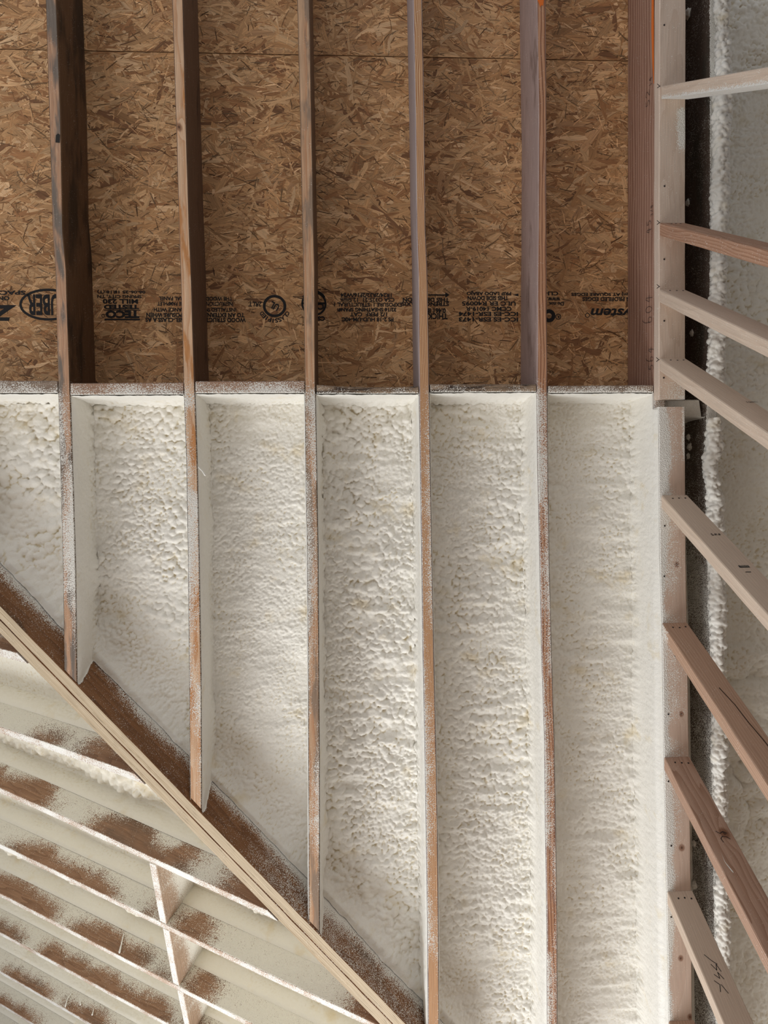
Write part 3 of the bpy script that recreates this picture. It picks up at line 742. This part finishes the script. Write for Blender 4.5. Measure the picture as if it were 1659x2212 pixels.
def bubbles(shape, res, rmap, dens, asp, ang, rng, flat=.62):
    """puffy skin: many caps side by side with sharp creases; rmap gives the local bubble radius in metres"""
    n, m = shape; H = np.zeros(shape)
    rm = float(rmap.mean())
    for gen, (sc, th) in enumerate(((1.0, .35), (.7, .30), (.45, .28))):
        N = int(dens * (1.0, 1.3, 2.2)[gen] * n * m * res * res / (math.pi * rm * rm))
        ys, xs = rng.uniform(0, n, N), rng.uniform(0, m, N); u1, u2, u4 = rng.random(N), rng.random(N), rng.normal(0, 1, N)
        for i in range(N):
            yi, xi = min(int(ys[i]), n - 1), min(int(xs[i]), m - 1)
            r = rmap[yi, xi] * sc * (.7 + .75 * u1[i] ** 1.4) / res
            if H[yi, xi] > th * r * res * flat: continue
            e = 1 + (asp - 1) * u2[i]
            R = r * e; y0, y1, x0, x1 = max(0, int(ys[i] - R)), min(n, int(ys[i] + R) + 2), max(0, int(xs[i] - R)), min(m, int(xs[i] + R) + 2)
            yy = (np.arange(y0, y1) - ys[i])[:, None]; xx = (np.arange(x0, x1) - xs[i])[None]
            a = ang + u4[i] * .6; ca, sa = math.cos(a), math.sin(a)
            p_ = (xx * ca + yy * sa) / R; q_ = (-xx * sa + yy * ca) / r
            h = np.sqrt(np.clip(1 - p_ * p_ - q_ * q_, 0, 1)) * r * res * flat
            sub = H[y0:y1, x0:x1]; np.maximum(sub, h, out=sub)
    return H

def blur(a, k):
    for _ in range(k):
        a = (a + np.roll(a, 1, 0) + np.roll(a, -1, 0)) / 3; a = (a + np.roll(a, 1, 1) + np.roll(a, -1, 1)) / 3
    return a
def blur1(a, k):
    a = a.copy()
    for _ in range(k):
        b = a.copy(); b[1:-1] = (a[:-2] + a[1:-1] + a[2:]) / 3; a = b
    return a

m_foam = foam_mat('cream_spray_foam'); m_foam2 = foam_mat('greyish_spray_foam', (.86, .84, .775), (.70, .62, .45), 200, .0009); m_foam3 = foam_mat('beige_spray_foam', FOAM_B, (.72, .62, .42), 240, .0009)

def foam_bay(name, label, group, frame, left, right_, t0, t1, depth, seed, rad=(.006, .011), relief=1.0, ripple=.006, res=.003, wres=.005, head=True, clip=None, coat=(.004, .004), side_lo=(.004, .004), m=None, asp=1.6, ang=0.0, lump=None, dmap=None, smooth_side=.25, flat=.85, wmin=.002, lip=None):
    """foam lining of one bay: left cheek, back, right cheek and, at the head, the lower face of the block.
    frame(u, t, w) -> roof coordinates; t falls from t0 to t1 (head block face at t0)"""
    rng = np.random.default_rng(seed)
    nW = int(depth / wres)
    tt = []
    if head: tt += [(t0 - coat[0], w) for w in np.linspace(.003, depth, nW)]
    nT = int((t0 - t1) / res)
    tt += [(t, depth) for t in np.linspace(t0 - coat[0], t1, nT)][1 if head else 0:]
    tt = np.array(tt); n = len(tt)
    wid = abs(float(right_(np.array([(t0 + t1) / 2]))[0] - left(np.array([(t0 + t1) / 2]))[0]))
    nF = int(wid / res)
    ss = [(0.0, w) for w in np.linspace(side_lo[0], depth, nW)] + [(f, depth) for f in np.linspace(0, 1, nF)][1:-1] + [(1.0, w) for w in np.linspace(depth, side_lo[1], nW)]
    ss = np.array(ss); mcol = len(ss)
    T = blur1(tt[:, 0], 8); Wt = blur1(tt[:, 1], 8); Fs = blur1(ss[:, 0], 7); Ws = blur1(ss[:, 1], 7)
    T[0], Wt[0] = tt[0]
    if head: T = T + (coat[0] - .0012) * np.exp(-(Wt - .003) / .010) * (np.arange(n) < nW); Fs[0], Fs[-1] = 0, 1; Ws[0], Ws[-1] = ss[0, 1], ss[-1, 1]
    ul = left(T) + coat[1]; ur = right_(T) - coat[1]
    sgn = 1.0
    U = ul[:, None] + (ur - ul)[:, None] * Fs[None]
    U = U + (coat[1] - .0012) * (-np.exp(-(Ws - side_lo[0]) / .010) * (np.arange(mcol) < nW) + np.exp(-(Ws - side_lo[1]) / .010) * (np.arange(mcol) >= mcol - nW))[None]
    Wm = np.minimum(Wt[:, None], Ws[None]); kk_ = .012
    hh = np.clip(kk_ - np.abs(Wt[:, None] - Ws[None]), 0, None); Wm = Wm - hh * hh / (4 * kk_) * (Wm > .02)
    Tm = np.repeat(T[:, None], mcol, 1)
    if dmap is not None: Wm = np.minimum(Wm, np.maximum(dmap(U, Tm), .004) + 0 * Wm)
    if lip is not None: U = U + (lip(T) * (T < PLV[0, 1] - .004))[:, None] * (sm(-Ws, -.004, .018) * (np.arange(mcol) > mcol // 2))[None]
    base = np.stack([U, Tm, Wm], -1)
    du = np.gradient(base, axis=1); dt = np.gradient(base, axis=0)
    N_ = np.cross(du, dt); ln_ = np.linalg.norm(N_, axis=-1, keepdims=True); N_ = N_ / np.maximum(ln_, 1e-9)
    flip = np.where(N_[n // 2, mcol // 2, 2] > 0, -1.0, 1.0); N_ = N_ * flip
    sh = (n, mcol)
    floorm = sm(Ws, depth * .55, depth * .97)[None] * (sm(Wt, depth * .45, depth * .97)[:, None] if head else 1.0)
    big = vn(sh, 60, 45, rng); b2 = vn(sh, 150, 80, rng)
    rmap = rad[0] + (rad[1] - rad[0]) * sm(.55 * big + .45 * b2, .25, .75)
    wy, wx = (vn(sh, .022 / res, .022 / res, rng) - .5) * .007 / res, (vn(sh, .022 / res, .022 / res, rng) - .5) * .007 / res
    Hb = bubbles(sh, res, rmap, 1.6, asp, ang, rng, flat)
    Hb = Hb[np.clip((np.arange(n)[:, None] + wy).astype(int), 0, n - 1), np.clip((np.arange(mcol)[None] + wx).astype(int), 0, mcol - 1)]
    Hb = .6 * Hb + .4 * blur(Hb, 1)
    rip = vn(sh, .030 / res, .16 / res, rng) * .6 + vn(sh, .018 / res, .05 / res, rng) * .4
    lowf = vn(sh, .14 / res, .11 / res, rng)
    fine = vn(sh, 2.2, 2.2, rng) * .0007 + vn(sh, 5, 4, rng) * .0011
    calm = sm(vn(sh, .10 / res, .12 / res, rng) * .6 + vn(sh, .05 / res, .06 / res, rng) * .4, .25, .55)       # calm, thinner-skinned stretches
    calm = .5 + .5 * calm
    if dmap is not None: calm = calm * (.12 + .88 * sm((main_frame(U, Tm, Wm) - VA) @ VM, .005, .075))
    Hm = relief * (Hb * calm) + ripple * rip + .014 * (lowf - .5)
    side = fine * 1.2 + .0022 * vn(sh, 30, 10, rng) + smooth_side * Hb * .25
    Hh = floorm * Hm + (1 - floorm) * side + floorm * fine * .6
    if lump is not None: Hh = Hh + lump(Fs, T, Ws, sh, rng, Hb)
    edge = np.minimum(np.arange(mcol), np.arange(mcol)[::-1]); Hh = Hh * sm(edge, 0, 5)[None]
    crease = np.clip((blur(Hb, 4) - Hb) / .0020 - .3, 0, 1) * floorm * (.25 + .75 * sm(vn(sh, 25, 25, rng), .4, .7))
    P = base + N_ * Hh[..., None]
    P = np.clip(P, [-9, -9, wmin], [9, 9, 9])
    if lip is not None:                        # only the lower plate is lapped by foam
        up_ = P[..., 1] > PLV[0, 1] - .004; P[..., 2] = np.where(up_, np.maximum(P[..., 2], .003), P[..., 2])
    # the skin must not run into the cheeks of the rafters
    P[..., 0] = np.clip(P[..., 0], np.minimum(ul, ur)[:, None] - coat[1] + .0012, np.maximum(ul, ur)[:, None] + coat[1] - .0012 + (0 if lip is None else .012 * (T < PLV[0, 1] - .004)[:, None]))
    R_ = frame(P[..., 0], P[..., 1], P[..., 2])
    idx = np.arange(n * mcol).reshape(n, mcol)
    quads = np.stack([idx[:-1, :-1], idx[:-1, 1:], idx[1:, 1:], idx[1:, :-1]], -1).reshape(-1, 4)
    if flip > 0: quads = quads[:, ::-1]
    Rf = R_.reshape(-1, 3); cr = crease.reshape(-1)
    if clip is not None:
        keep, Rf = clip(Rf); quads = quads[keep[quads].all(1)]
        used = np.unique(quads); mp = np.full(len(Rf), -1); mp[used] = np.arange(len(used)); Rf = Rf[used]; cr = cr[used]; quads = mp[quads]
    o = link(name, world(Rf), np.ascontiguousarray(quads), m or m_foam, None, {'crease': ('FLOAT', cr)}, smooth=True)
    tag(o, label, 'insulation', group); return o

def main_frame(U, T, Wd): return np.stack([U, T, Wd], -1)
FD = .186
def beam_dist(R_): return (R_ - VA) @ VM
def clip_main(R_):
    d = beam_dist(R_); keep = d > -.0045; near = keep & (d < .003)
    return keep, np.where(near[:, None], R_ - VM * (d - .0024)[:, None], R_)
def dmap_main(amp):
    def f(U, T):
        R_ = np.stack([U, T, np.full_like(U, FD)], -1); ds = (R_ - VA) @ VM
        return FD - .055 * np.exp(-np.clip(ds, 0, None) / .035) * sm(ds, -.2, 0) + 0 * ds
    return f
vbot = at(0, YB)[1]
PLV = np.array([at(x, y, -.038) for x, y in [(1422.5, 879), (1425, 1200), (1430, 1345), (1434, 1636), (1440, 1926), (1445, 2212), (1449, YB)]])
BAYS = [(0, 1, dict(rad=(.008, .015), relief=1.25, ripple=.010), 'coarse puffy cream foam in the bay cut by the left border above the valley beam'),
        (1, 2, dict(rad=(.006, .0115), relief=1.2, ripple=.006), 'cream foam bay between the weathered leftmost rafter and the orange pine rafter'),
        (2, 3, dict(rad=(.0042, .0075), relief=1.1, ripple=.006), 'finely pebbled cream foam bay between the orange pine and tan middle rafters'),
        (3, 4, dict(rad=(.0065, .0125), relief=1.3, ripple=.012), 'boldly bubbled cream foam bay left of the stripe-grained rafter'),
        (4, 5, dict(rad=(.005, .011), relief=1.15, ripple=.014), 'cream foam bay between the stripe-grained rafter and the reddish brown rafter'),
        (5, 6, dict(rad=(.004, .009), relief=.95, ripple=.016, side_lo=(.004, -.036), wmin=-.037, lip=lambda T: np.interp(T, PLV[::-1, 1], PLV[::-1, 0]) - u_of('l', 6)(T) + .0006), 'smooth cream foam bay along the pale top plates on the right')]
for (a, b, kw, lab), vb in zip(BAYS, blk_low):
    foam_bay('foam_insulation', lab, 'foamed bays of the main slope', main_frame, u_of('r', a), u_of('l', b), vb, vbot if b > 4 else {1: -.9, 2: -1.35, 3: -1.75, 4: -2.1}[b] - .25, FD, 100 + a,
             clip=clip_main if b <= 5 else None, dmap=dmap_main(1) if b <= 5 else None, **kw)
# bay right of the dark rafter
uR = lambda v: u_of('r', 7)(v) + .40
def grow(Fs, T, Ws, sh, rng, Hb):              # coarse overlapping slabs in the lower half
    z = sm(-T, .35, .75)[:, None] * (1 - sm(-T, 1.15, 1.5)[:, None])
    slabs = bubbles(sh, .0035, np.full(sh, .030) * (.6 + .9 * vn(sh, 40, 40, rng)), 1.6, 2.6, .15, rng, .85)
    return z * sm(Ws, .1, .17)[None] * (vn(sh, 22, 60, rng) * .03 + slabs * .95)
foam_bay('foam_insulation', 'dim greyish foam bay seen behind the studs at the right border', 'foamed bays of the main slope', main_frame, u_of('r', 7), uR, at(0, YT)[1], vbot, .19, 120,
         rad=(.006, .011), relief=1.1, ripple=.008, res=.0035, head=False, lump=grow, m=m_foam2)
foam_bay('foam_insulation', 'narrow strip of foam above the gap in the top plates', 'foamed bays of the main slope', main_frame, u_of('r', 6), u_of('l', 7), at(0, 905)[1], vbot, .19, 121,
         rad=(.005, .010), relief=.6, ripple=.008, res=.004, head=True, m=m_foam2, side_lo=(.02, .15))
o = board('blocking', m_blk[2], np.array([at(1440, 862, .0) + np.array([0, 0, .02]), at(1516, 862, .0) + np.array([0, 0, .02])]), np.array([at(1440, 900, .02), at(1515, 902, .02)]), dvec=(0, 0, 1), depth=.205, cov=lambda fc, t, a, d, p: 1.2, step=.01)
tag(o, 'foam-covered block behind the gap between the two top plates', 'blocking')

# foam bead along the dark rafter
def bead(name, label, px, radius, seed, w0=-.026, sq=(1.0, .9)):
    rng = np.random.default_rng(seed)
    path = np.array([at(x - 7, y) for x, y in px]); n = int(np.linalg.norm(np.diff(path, axis=0), axis=1).sum() / .0035)
    c, t = resample(path, n); mcol = 40
    H = bubbles((n, mcol), .0035, np.full((n, mcol), .008), 1.6, 1.5, 0, rng, .9)
    H[:, :6] = H[:, :6] * np.linspace(0, 1, 6) + H[:, -6:][:, ::-1] * np.linspace(1, 0, 6)
    rr = radius * (.78 + .5 * vn((n, 1), 30, 1, rng)[:, 0])
    V = np.zeros((n, mcol, 3))
    for j in range(mcol):
        a = 2 * math.pi * j / mcol; r = rr * .8 + H[:, j] * 1.25 + .004 * (vn((n, mcol), 8, 5, np.random.default_rng(seed + 50))[:, j] - .5)
        V[:, j, 0] = c[:, 0] + r * math.cos(a) * sq[0]; V[:, j, 1] = c[:, 1]; V[:, j, 2] = w0 + r * math.sin(a) * sq[1]
    idx = np.arange(n * mcol).reshape(n, mcol); nx = np.roll(idx, -1, 1)
    quads = np.stack([idx[:-1], nx[:-1], nx[1:], idx[1:]], -1).reshape(-1, 4)
    o = link(name, world(V.reshape(-1, 3)), np.ascontiguousarray(quads), m_foam2, None, {'crease': ('FLOAT', np.zeros(n * mcol))}, smooth=True)
    tag(o, label, 'foam bead', 'foam beads along the dark rafter'); return o
bead('foam_bead', 'lumpy foam bead along the dark rafter behind the upper studs', [(1548, YT), (1557, 0), (1560, 180), (1556, 300), (1552, 500), (1549, 650), (1546, 800), (1546, 872)], .024, 5)
bead('foam_bead', 'lumpy foam bead along the dark rafter behind the lower studs', [(1543, 905), (1541, 960), (1532, 1010), (1543, 1080), (1546, 1200), (1550, 1400), (1553, 1620), (1558, 1850), (1563, 2212), (1568, YB)], .0225, 6)

# foam of the second slope
def s2_frame(U, T, Wd):                        # U runs down E2 (positive = towards the picture's bottom left), T along -D2
    return VE + (-T)[..., None] * D2 - U[..., None] * E2 + Wd[..., None] * N2
def clip_s2(R_): return ((R_ - VE) @ H_) > .002, R_
LUMPS = {2: [(-.75, .28)], 3: [(.50, 1.05)], 4: [(-1.1, -.42), (-.2, .1)], 5: [(-1.2, -.55)], 0: [(-.2, .1)]}
def lump_s2(i):
    def f(Fs, T, Ws, sh, rng, Hb):             # rows of fat bubbles just under some rafters
        band = (sm(Fs, .38, .52) * (1 - sm(Fs, .86, .97)))[None] * sm(Ws, .10, .17)[None]
        on = np.zeros(sh)
        for s0, s1 in LUMPS.get(i, ()): on = np.maximum(on, (sm(-T, s0 - .06, s0 + .06) * (1 - sm(-T, s1 - .08, s1 + .08)))[:, None] * np.ones(sh))
        on = on * (.55 + .45 * sm(vn(sh, 25, 25, rng), .3, .6))
        fat = blur(bubbles(sh, .004, np.full(sh, .016), 1.8, 1.4, 0.6, rng, .9), 1)
        return band * on * fat * 1.5
    return f
LABF = ['smooth beige foam between the two uppermost frosted rafters', 'beige foam with a row of fat bubbles, beside the middle of the valley beam', 'beige foam bay above the first short block, crossed by thin crack lines',
        'beige foam bay holding the highest short block', 'beige foam bay holding the middle short block', 'beige foam bay below the second short block, third from the bottom left corner',
        'beige foam bay second from the bottom left corner', 'beige foam bay above the frosted rafter nearest the bottom left corner', 'sliver of beige foam in the extreme bottom left corner', 'beige foam below the last rafter cheek at the bottom left corner']
for i in range(10):
    hi = (lambda v, i=i: -e2_at(i - 1, -v, True)) if i > 0 else (lambda v: -e2_at(0, -v) - .42)
    lo = (lambda v, i=i: -e2_at(i, -v)) if i < 9 else (lambda v: -e2_at(8, -v) + .52)
    te = max(S2E[min(i, 8)][3], S2E[min(i, 8)][4]) + .12 + .6 * (i == 9)
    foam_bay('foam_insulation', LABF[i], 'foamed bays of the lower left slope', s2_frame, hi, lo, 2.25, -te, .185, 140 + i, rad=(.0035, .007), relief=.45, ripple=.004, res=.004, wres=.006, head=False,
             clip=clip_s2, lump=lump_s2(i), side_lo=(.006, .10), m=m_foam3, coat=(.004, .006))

# ------------------------------------------------------------------ top plates and studs of the partition on the right
PW = -.038
def vpx(y): return at(0, y, PW)[1]
KN = lambda pts, v0: tuple((abs(v0 - at(x, y, PW)[1]), (x - 1459) * .00159 + .0, r) for x, y, r in pts)
PU = [(1425, YT), (1424.5, 0), (1423.5, 400), (1423, 862)]; PL = [(1422.5, 879), (1425, 1200), (1430, 1345), (1434, 1636), (1440, 1926), (1445, 2212), (1449, YB)]
RU = [(1481.5, YT), (1482, 0), (1480.5, 500), (1481, 862)]; RLo = [(1480, 879), (1481.5, 1200), (1484, 1345), (1489, 1636), (1493, 1926), (1495.5, 2212), (1498, YB)]
m_plate = wood('new_spruce_plate', (.70, .565, .46), (.56, .41, .31), None, .45, 36, 90, fine=.18, centre=(.005, .2))
m_plate2 = wood('rosy_spruce_plate', (.66, .50, .40), (.52, .35, .26), None, .4, 28, 91, fine=.18, centre=(.03, .1),
                knots=KN([(1467, 1213, .007), (1471, 1536, .0065), (1467, 1825, .008), (1461, 2064, .007), (1427, 1203, .008), (1480, 2190, .007)], vpx(879)))
def plate_cov1(fc, t, a, d, p):
    v = p[1]; c = .06
    z = float(sm(-v, -vpx(200), -vpx(222)) * (1 - sm(-v, -vpx(280), -vpx(330)))); c += z * .9 * float(sm(a, .55, .85))
    c += .45 * float(sm(-v, -vpx(790), -vpx(862))) * (.3 + a)
    return c
def plate_cov2(fc, t, a, d, p):
    v = p[1]
    if fc == 'left': return 1.0
    e = .28 + .12 * math.sin(v * 5 + 1) + (nz(p, 5, 2) - .5) * .25
    c = 1.1 * float(1 - sm(a, e - .22, e + .10)) + .33 * float(1 - sm(a, .35, .95)) + .16
    if v > vpx(1060): c += .75 * float(sm(a, .82, .98)) * float(1 - sm(-v, -vpx(960), -vpx(1040)))
    c -= .35 * float(sm(-v, -vpx(1640), -vpx(2100)))
    for yj in (1070, 1346, 1636, 1926, 2206):   # clean just above each stud
        c -= .5 * float(math.exp(-((v - vpx(yj - 20)) / .035) ** 2))
    return max(c, 0)
# board() puts the body on the +dvec side of the visible face
pl_u = board('top_plate', m_plate, np.array([at(x, y, PW) for x, y in PU]), np.array([at(x, y, PW) for x, y in RU]), dvec=(0, 0, 1), depth=.0375, cov=plate_cov1, nb=12, ns=3, step=.01, seed=90)
tag(pl_u, 'clean pale top plate, upper of the two, ending at the gap', 'top plate', 'top plates of the partition')
pl_l = board('top_plate', m_plate2, np.array([at(x, y, PW) for x, y in PL]), np.array([at(x, y, PW) for x, y in RLo]), dvec=(0, 0, 1), depth=.0375, cov=plate_cov2, nb=14, ns=3, step=.008, seed=91)
tag(pl_l, 'knotty top plate speckled with foam, lower of the two', 'top plate', 'top plates of the partition')

m_stud = [wood('spruce_stud_pale', (.69, .555, .44), (.56, .41, .30), None, .4, 40, 95, fine=.15, centre=(.1, .02)),
          wood('spruce_stud_rosy', (.50, .30, .20), (.30, .14, .075), None, .8, 40, 96, fine=.2, centre=(.02, .03)),
          wood('spruce_stud_brown', (.55, .36, .255), (.40, .22, .13), None, .6, 34, 97, fine=.2, centre=(.06, .02)),
          wood('spruce_stud_figured', (.54, .355, .26), (.33, .175, .105), None, .75, 34, 98, fine=.2, centre=(.03, .08), knots=((.30, .02, .012),))]
STUDS = [((1429.5, 186), 0, 'pale stud at the top right, frosted white on its underside'), ((1425.5, 481.5), 1, 'reddish stud crossing the dim foam, second from the top of the partition'),
         ((1424, 625), 0, 'pale stud with a V mark beside it, third from the top of the partition'), ((1425.5, 774), 0, 'pale stud just above the gap between the top plates'),
         ((1429.5, 1070), 0, 'pale stud bearing a small black printed block, first below the gap'), ((1430, 1346), 2, 'warm brown stud with a long dark split in its broad face'),
         ((1435, 1636), 3, 'stud with swirling grain and a dark knot, third below the gap'), ((1441.7, 1926), 0, 'pale stud with scrawled black numbers, lowest whole one'),
         ((1445, 2206), 2, 'brown stud end showing at the very bottom of the top plate')]
studs = []
for (xy, mi, lab) in STUDS:
    q0 = at(*xy, PW - .0008); e = np.array([0, .038 / cp, 0])
    # broad face: from left arris (u) to right arris, facing upslope; body goes level towards the eave
    hz = np.array([0, -cp, sp])                 # level, towards the eave (roof coordinates of world -Y)
    a = q0; b = q0 + np.array([.0885, 0, 0]); zb = float(world(a)[2]); tiplen = zb + .038 * tp * sp * 0 - .004
    ends = [0, .3, .6, 1.0, 1.5, 2.2, tiplen]
    Lp = np.array([a - UP * t for t in ends]); Rp = np.array([b - UP * t for t in ends])
    sk = UP * (-.038 * tp)                      # top cut follows the plate
    white = mi == 0 and xy[1] < 300
    def scov(fc, t, a_, d, p, white=white, xy=xy):
        if white: return .95 if d > .03 else (.15 if fc == 'bottom' else .12)
        c = .06 if xy[1] < 900 else .02
        if xy[1] > 1300 and xy[1] < 1400: c += .8 * float(1 - sm(t, .0, .09)) * (fc == 'left')
        return c
    o = board('stud', m_stud[mi], Lp, Rp, dvec=hz, depth=.038, skew=sk, cov=scov, step=.03, nb=8, ns=3, seed=xy[1], chamfer=.0025)
    tag(o, lab, 'stud', 'studs of the partition'); studs.append((o, q0, hz))

def disc(c, nrm, r, name, m, parent, th=.0012, n=9):
    nrm = np.array(nrm, float); nrm /= np.linalg.norm(nrm); a = np.cross(nrm, (.3, .5, .8)); a /= np.linalg.norm(a); b = np.cross(nrm, a); c = np.array(c)
    V = [c + r * (a * math.cos(2 * math.pi * i / n) + b * math.sin(2 * math.pi * i / n)) - nrm * .001 for i in range(n)] + [c + r * .8 * (a * math.cos(2 * math.pi * i / n) + b * math.sin(2 * math.pi * i / n)) + nrm * th for i in range(n)]
    return link(name, world(np.array(V)), [(i, (i + 1) % n, n + (i + 1) % n, n + i) for i in range(n)] + [tuple(range(n, 2 * n)), tuple(range(n - 1, -1, -1))], m, parent)
for i, (o, q0, hz) in enumerate(studs):
    if i in (0, 8): continue
    for f in (.028, .05, .072) if i != 1 else (.03, .045, .06):
        t = .022 + .006 * random.random()
        disc(q0 - UP * (t + (.0)) + np.array([f, 0, 0]), -hz, .0035, 'nail_head', m_nail, o)
# nail holes and marks on the plates
for x, y in [(1435, 54), (1435.5, 402), (1435, 560), (1435, 693), (1434, 816)]: disc(at(x, y, PW - .0005), (0, 0, -1), .0033, 'nail_head', m_nail, pl_u)
for x, y in [(1459, 1417), (1444, 1543), (1444, 1688), (1450, 1827), (1450, 1981), (1436, 1136), (1435, 1245)]: disc(at(x, y, PW - .0005), (0, 0, -1), .0032, 'nail_head', m_nail, pl_l)
for x, y in [(1422, 186), (1421.5, 481), (1421, 619), (1420, 777)]:
    c_ = at(x + .5, y, PW - .0018); kk = Ink(c_, np.array([1.0, 0, 0]), np.array([0, 1.0, 0]), np.zeros(3))
    kk.stroke([(-.004, .007), (.004, 0), (-.004, -.006)], .0022); kk.stroke([(.004, 0), (.006, .0005)], .002); kk.build('pencil_mark', m_ink2, pl_u)

# marks on the broad faces of the studs
def stud_ink(i, x, y):
    o, q0, hz = studs[i]; nrm = hz
    r = ray(x, y); og = np.array([0, 0, -Z0]); q = og + r * ((q0 - og) @ nrm) / (r @ nrm)
    return Ink(q, np.array([1.0, 0, 0]), -UP, -hz * .0009), o, q
k, o, q = stud_ink(4, 1607, 1224); k.rect(0, 0, .030, .011); k.build('stamp_block', plain('stamp_black', (.02, .025, .025), .8), o)
k, o, q = stud_ink(4, 1607, 1224); k.n = k.n * 1.9; k.ey = -k.ey * 1.0; k.ex = k.ex; k.text('TOLKO', 0, 0, .024, .006, bold=.02); k.build('stamp_letters', plain('stamp_light', (.5, .42, .34), .8), o)
k, o, q = stud_ink(4, 1616, 1236); k.rect(0, 0, .016, .003); k.build('printed_marking', m_ink2, o)
k, o, q = stud_ink(4, 1545, 1155); k.ey = -k.ey; k.text('S-P-F', .002, .0, .030, .012, bold=.02); k.build('printed_marking', m_ink, o)
k, o, q = stud_ink(3, 1624, 869); k.ey = -k.ey; k.text('S GREEN', 0, 0, .032, .009, bold=.01); k.build('printed_marking', m_ink, o)
k, o, q = stud_ink(7, 1548, 2105); k.stroke([(-.012, -.06), (.004, -.04), (.016, -.03)], .002); k.stroke([(-.004, -.03), (.006, -.012), (.012, -.03), (.018, -.008)], .002); k.stroke([(-.008, .0), (.004, .012), (.006, -.006), (.016, .014)], .002)
k.stroke([(-.016, .018), (-.004, .03), (-.012, .05)], .002); k.stroke([(.0, .03), (.010, .055)], .002); k.build('handwritten_number', m_ink2, o)
k, o, q = stud_ink(6, 1562, 1808); k.stroke([(-.014, -.02), (-.004, -.012), (.006, -.018), (.018, -.012)], .002); k.stroke([(-.008, .018), (-.010, .006), (-.002, -.002), (.010, .0), (.018, .008)], .0018); k.build('handwritten_number', m_ink2, o)
k, o, q = stud_ink(5, 1610, 1560); k.stroke([(-.008, -.14), (.004, -.07), (.008, 0), (.016, .07), (.022, .16), (.03, .3)], .003); tag(k.build('split', plain('dark_split', (.05, .025, .015), .9), o), 'dark split')

# ------------------------------------------------------------------ drips and blobs of foam
def drip(name, px, base, nrm, rad, parent, m=None):
    """a hardened foam string: tube along pixels on the plane (base, nrm), thicker at its end"""
    nrm = np.array(nrm, float); pts = [on_plane(x, y, base, nrm) - nrm * rad[0] for x, y in px]
    c, t = resample(pts, 14); V, Fc = [], []
    for i in range(14):
        f = i / 13; r = rad[0] + (rad[1] - rad[0]) * f ** 2.5; r *= (.3 if i in (0, 13) else 1)
        d = c[min(i + 1, 13)] - c[max(i - 1, 0)]; d /= np.linalg.norm(d); a = np.cross(d, nrm); a /= np.linalg.norm(a); b = np.cross(d, a)
        for j in range(8): V.append(c[i] + r * (a * math.cos(j * math.pi / 4) + b * math.sin(j * math.pi / 4)))
    for i in range(13):
        for j in range(8): Fc.append((i * 8 + j, i * 8 + (j + 1) % 8, i * 8 + 8 + (j + 1) % 8, i * 8 + 8 + j))
    Fc += [tuple(range(7, -1, -1)), tuple(range(104, 112))]
    return link(name, world(np.array(V)), Fc, m or m_foam, parent, {'crease': ('FLOAT', [0] * len(V))}, smooth=True)
def cheek_plane(i):                            # upper cheek of a second-slope rafter
    return VE + E2 * (S2E[i][0] + .002), E2
for i, px in ((4, [(268, 2016), (263, 2038), (258, 2060)]), (4, [(139, 1984), (136, 1996)]), (6, [(155, 2145), (146, 2158), (141, 2176)]), (6, [(173, 2162), (174, 2172)]), (6, [(203, 2180), (199, 2194)]), (4, [(75, 1929), (72, 1937)])):
    b_, n_ = cheek_plane(i); drip('foam_drip', px, b_, -n_, (.0022, .006), raf2[i])
drip('foam_drip', [(427, 1008), (437, 1018), (444, 1028)], RAFT[2][1][3] + np.array([.004, 0, 0]), np.array([-.2, 0, -1.0]), (.002, .004), rafters[2])
k_, o_, q_ = stud_ink(6, 1570, 1860); drip('foam_drip', [(1553, 1830), (1566, 1862), (1586, 1887)], q_, -studs[6][2] * -1.0 * -1.0, (.0015, .003), o_)
def blob(px, r, w, seed):
    rng = np.random.default_rng(seed); c = on_plane(px[0], px[1], np.array([u_of('l', 7)(at(*px)[1]) - .002, 0, 0]), np.array([-1.0, 0, 0])); V, Fc = [], []
    for i in range(13):
        th = math.pi * i / 12
        for j in range(18):
            ph = 2 * math.pi * j / 18; d = np.array([math.sin(th) * math.cos(ph), math.sin(th) * math.sin(ph), math.cos(th)])
            rr = r * (.8 + .5 * mnoise.noise((d[0] * 2 + seed, d[1] * 2, d[2] * 2)))
            V.append(c + d * rr * np.array([.7, 1.2, 1.0]))
    for i in range(12):
        for j in range(18): Fc.append((i * 18 + j, i * 18 + (j + 1) % 18, i * 18 + 18 + (j + 1) % 18, i * 18 + 18 + j))
    return link('foam_blob', world(np.array(V)), Fc, m_foam2, r7, {'crease': ('FLOAT', [0] * len(V))}, smooth=True)
for j, (px, r) in enumerate([((1495, 720), .012), ((1488, 944), .012), ((1490, 965), .014), ((1487, 985), .011), ((1500, 1822), .013), ((1500, 1912), .015), ((1486, 438), .012), ((1487, 30), .02)]): blob(px, r, 0, 200 + j)
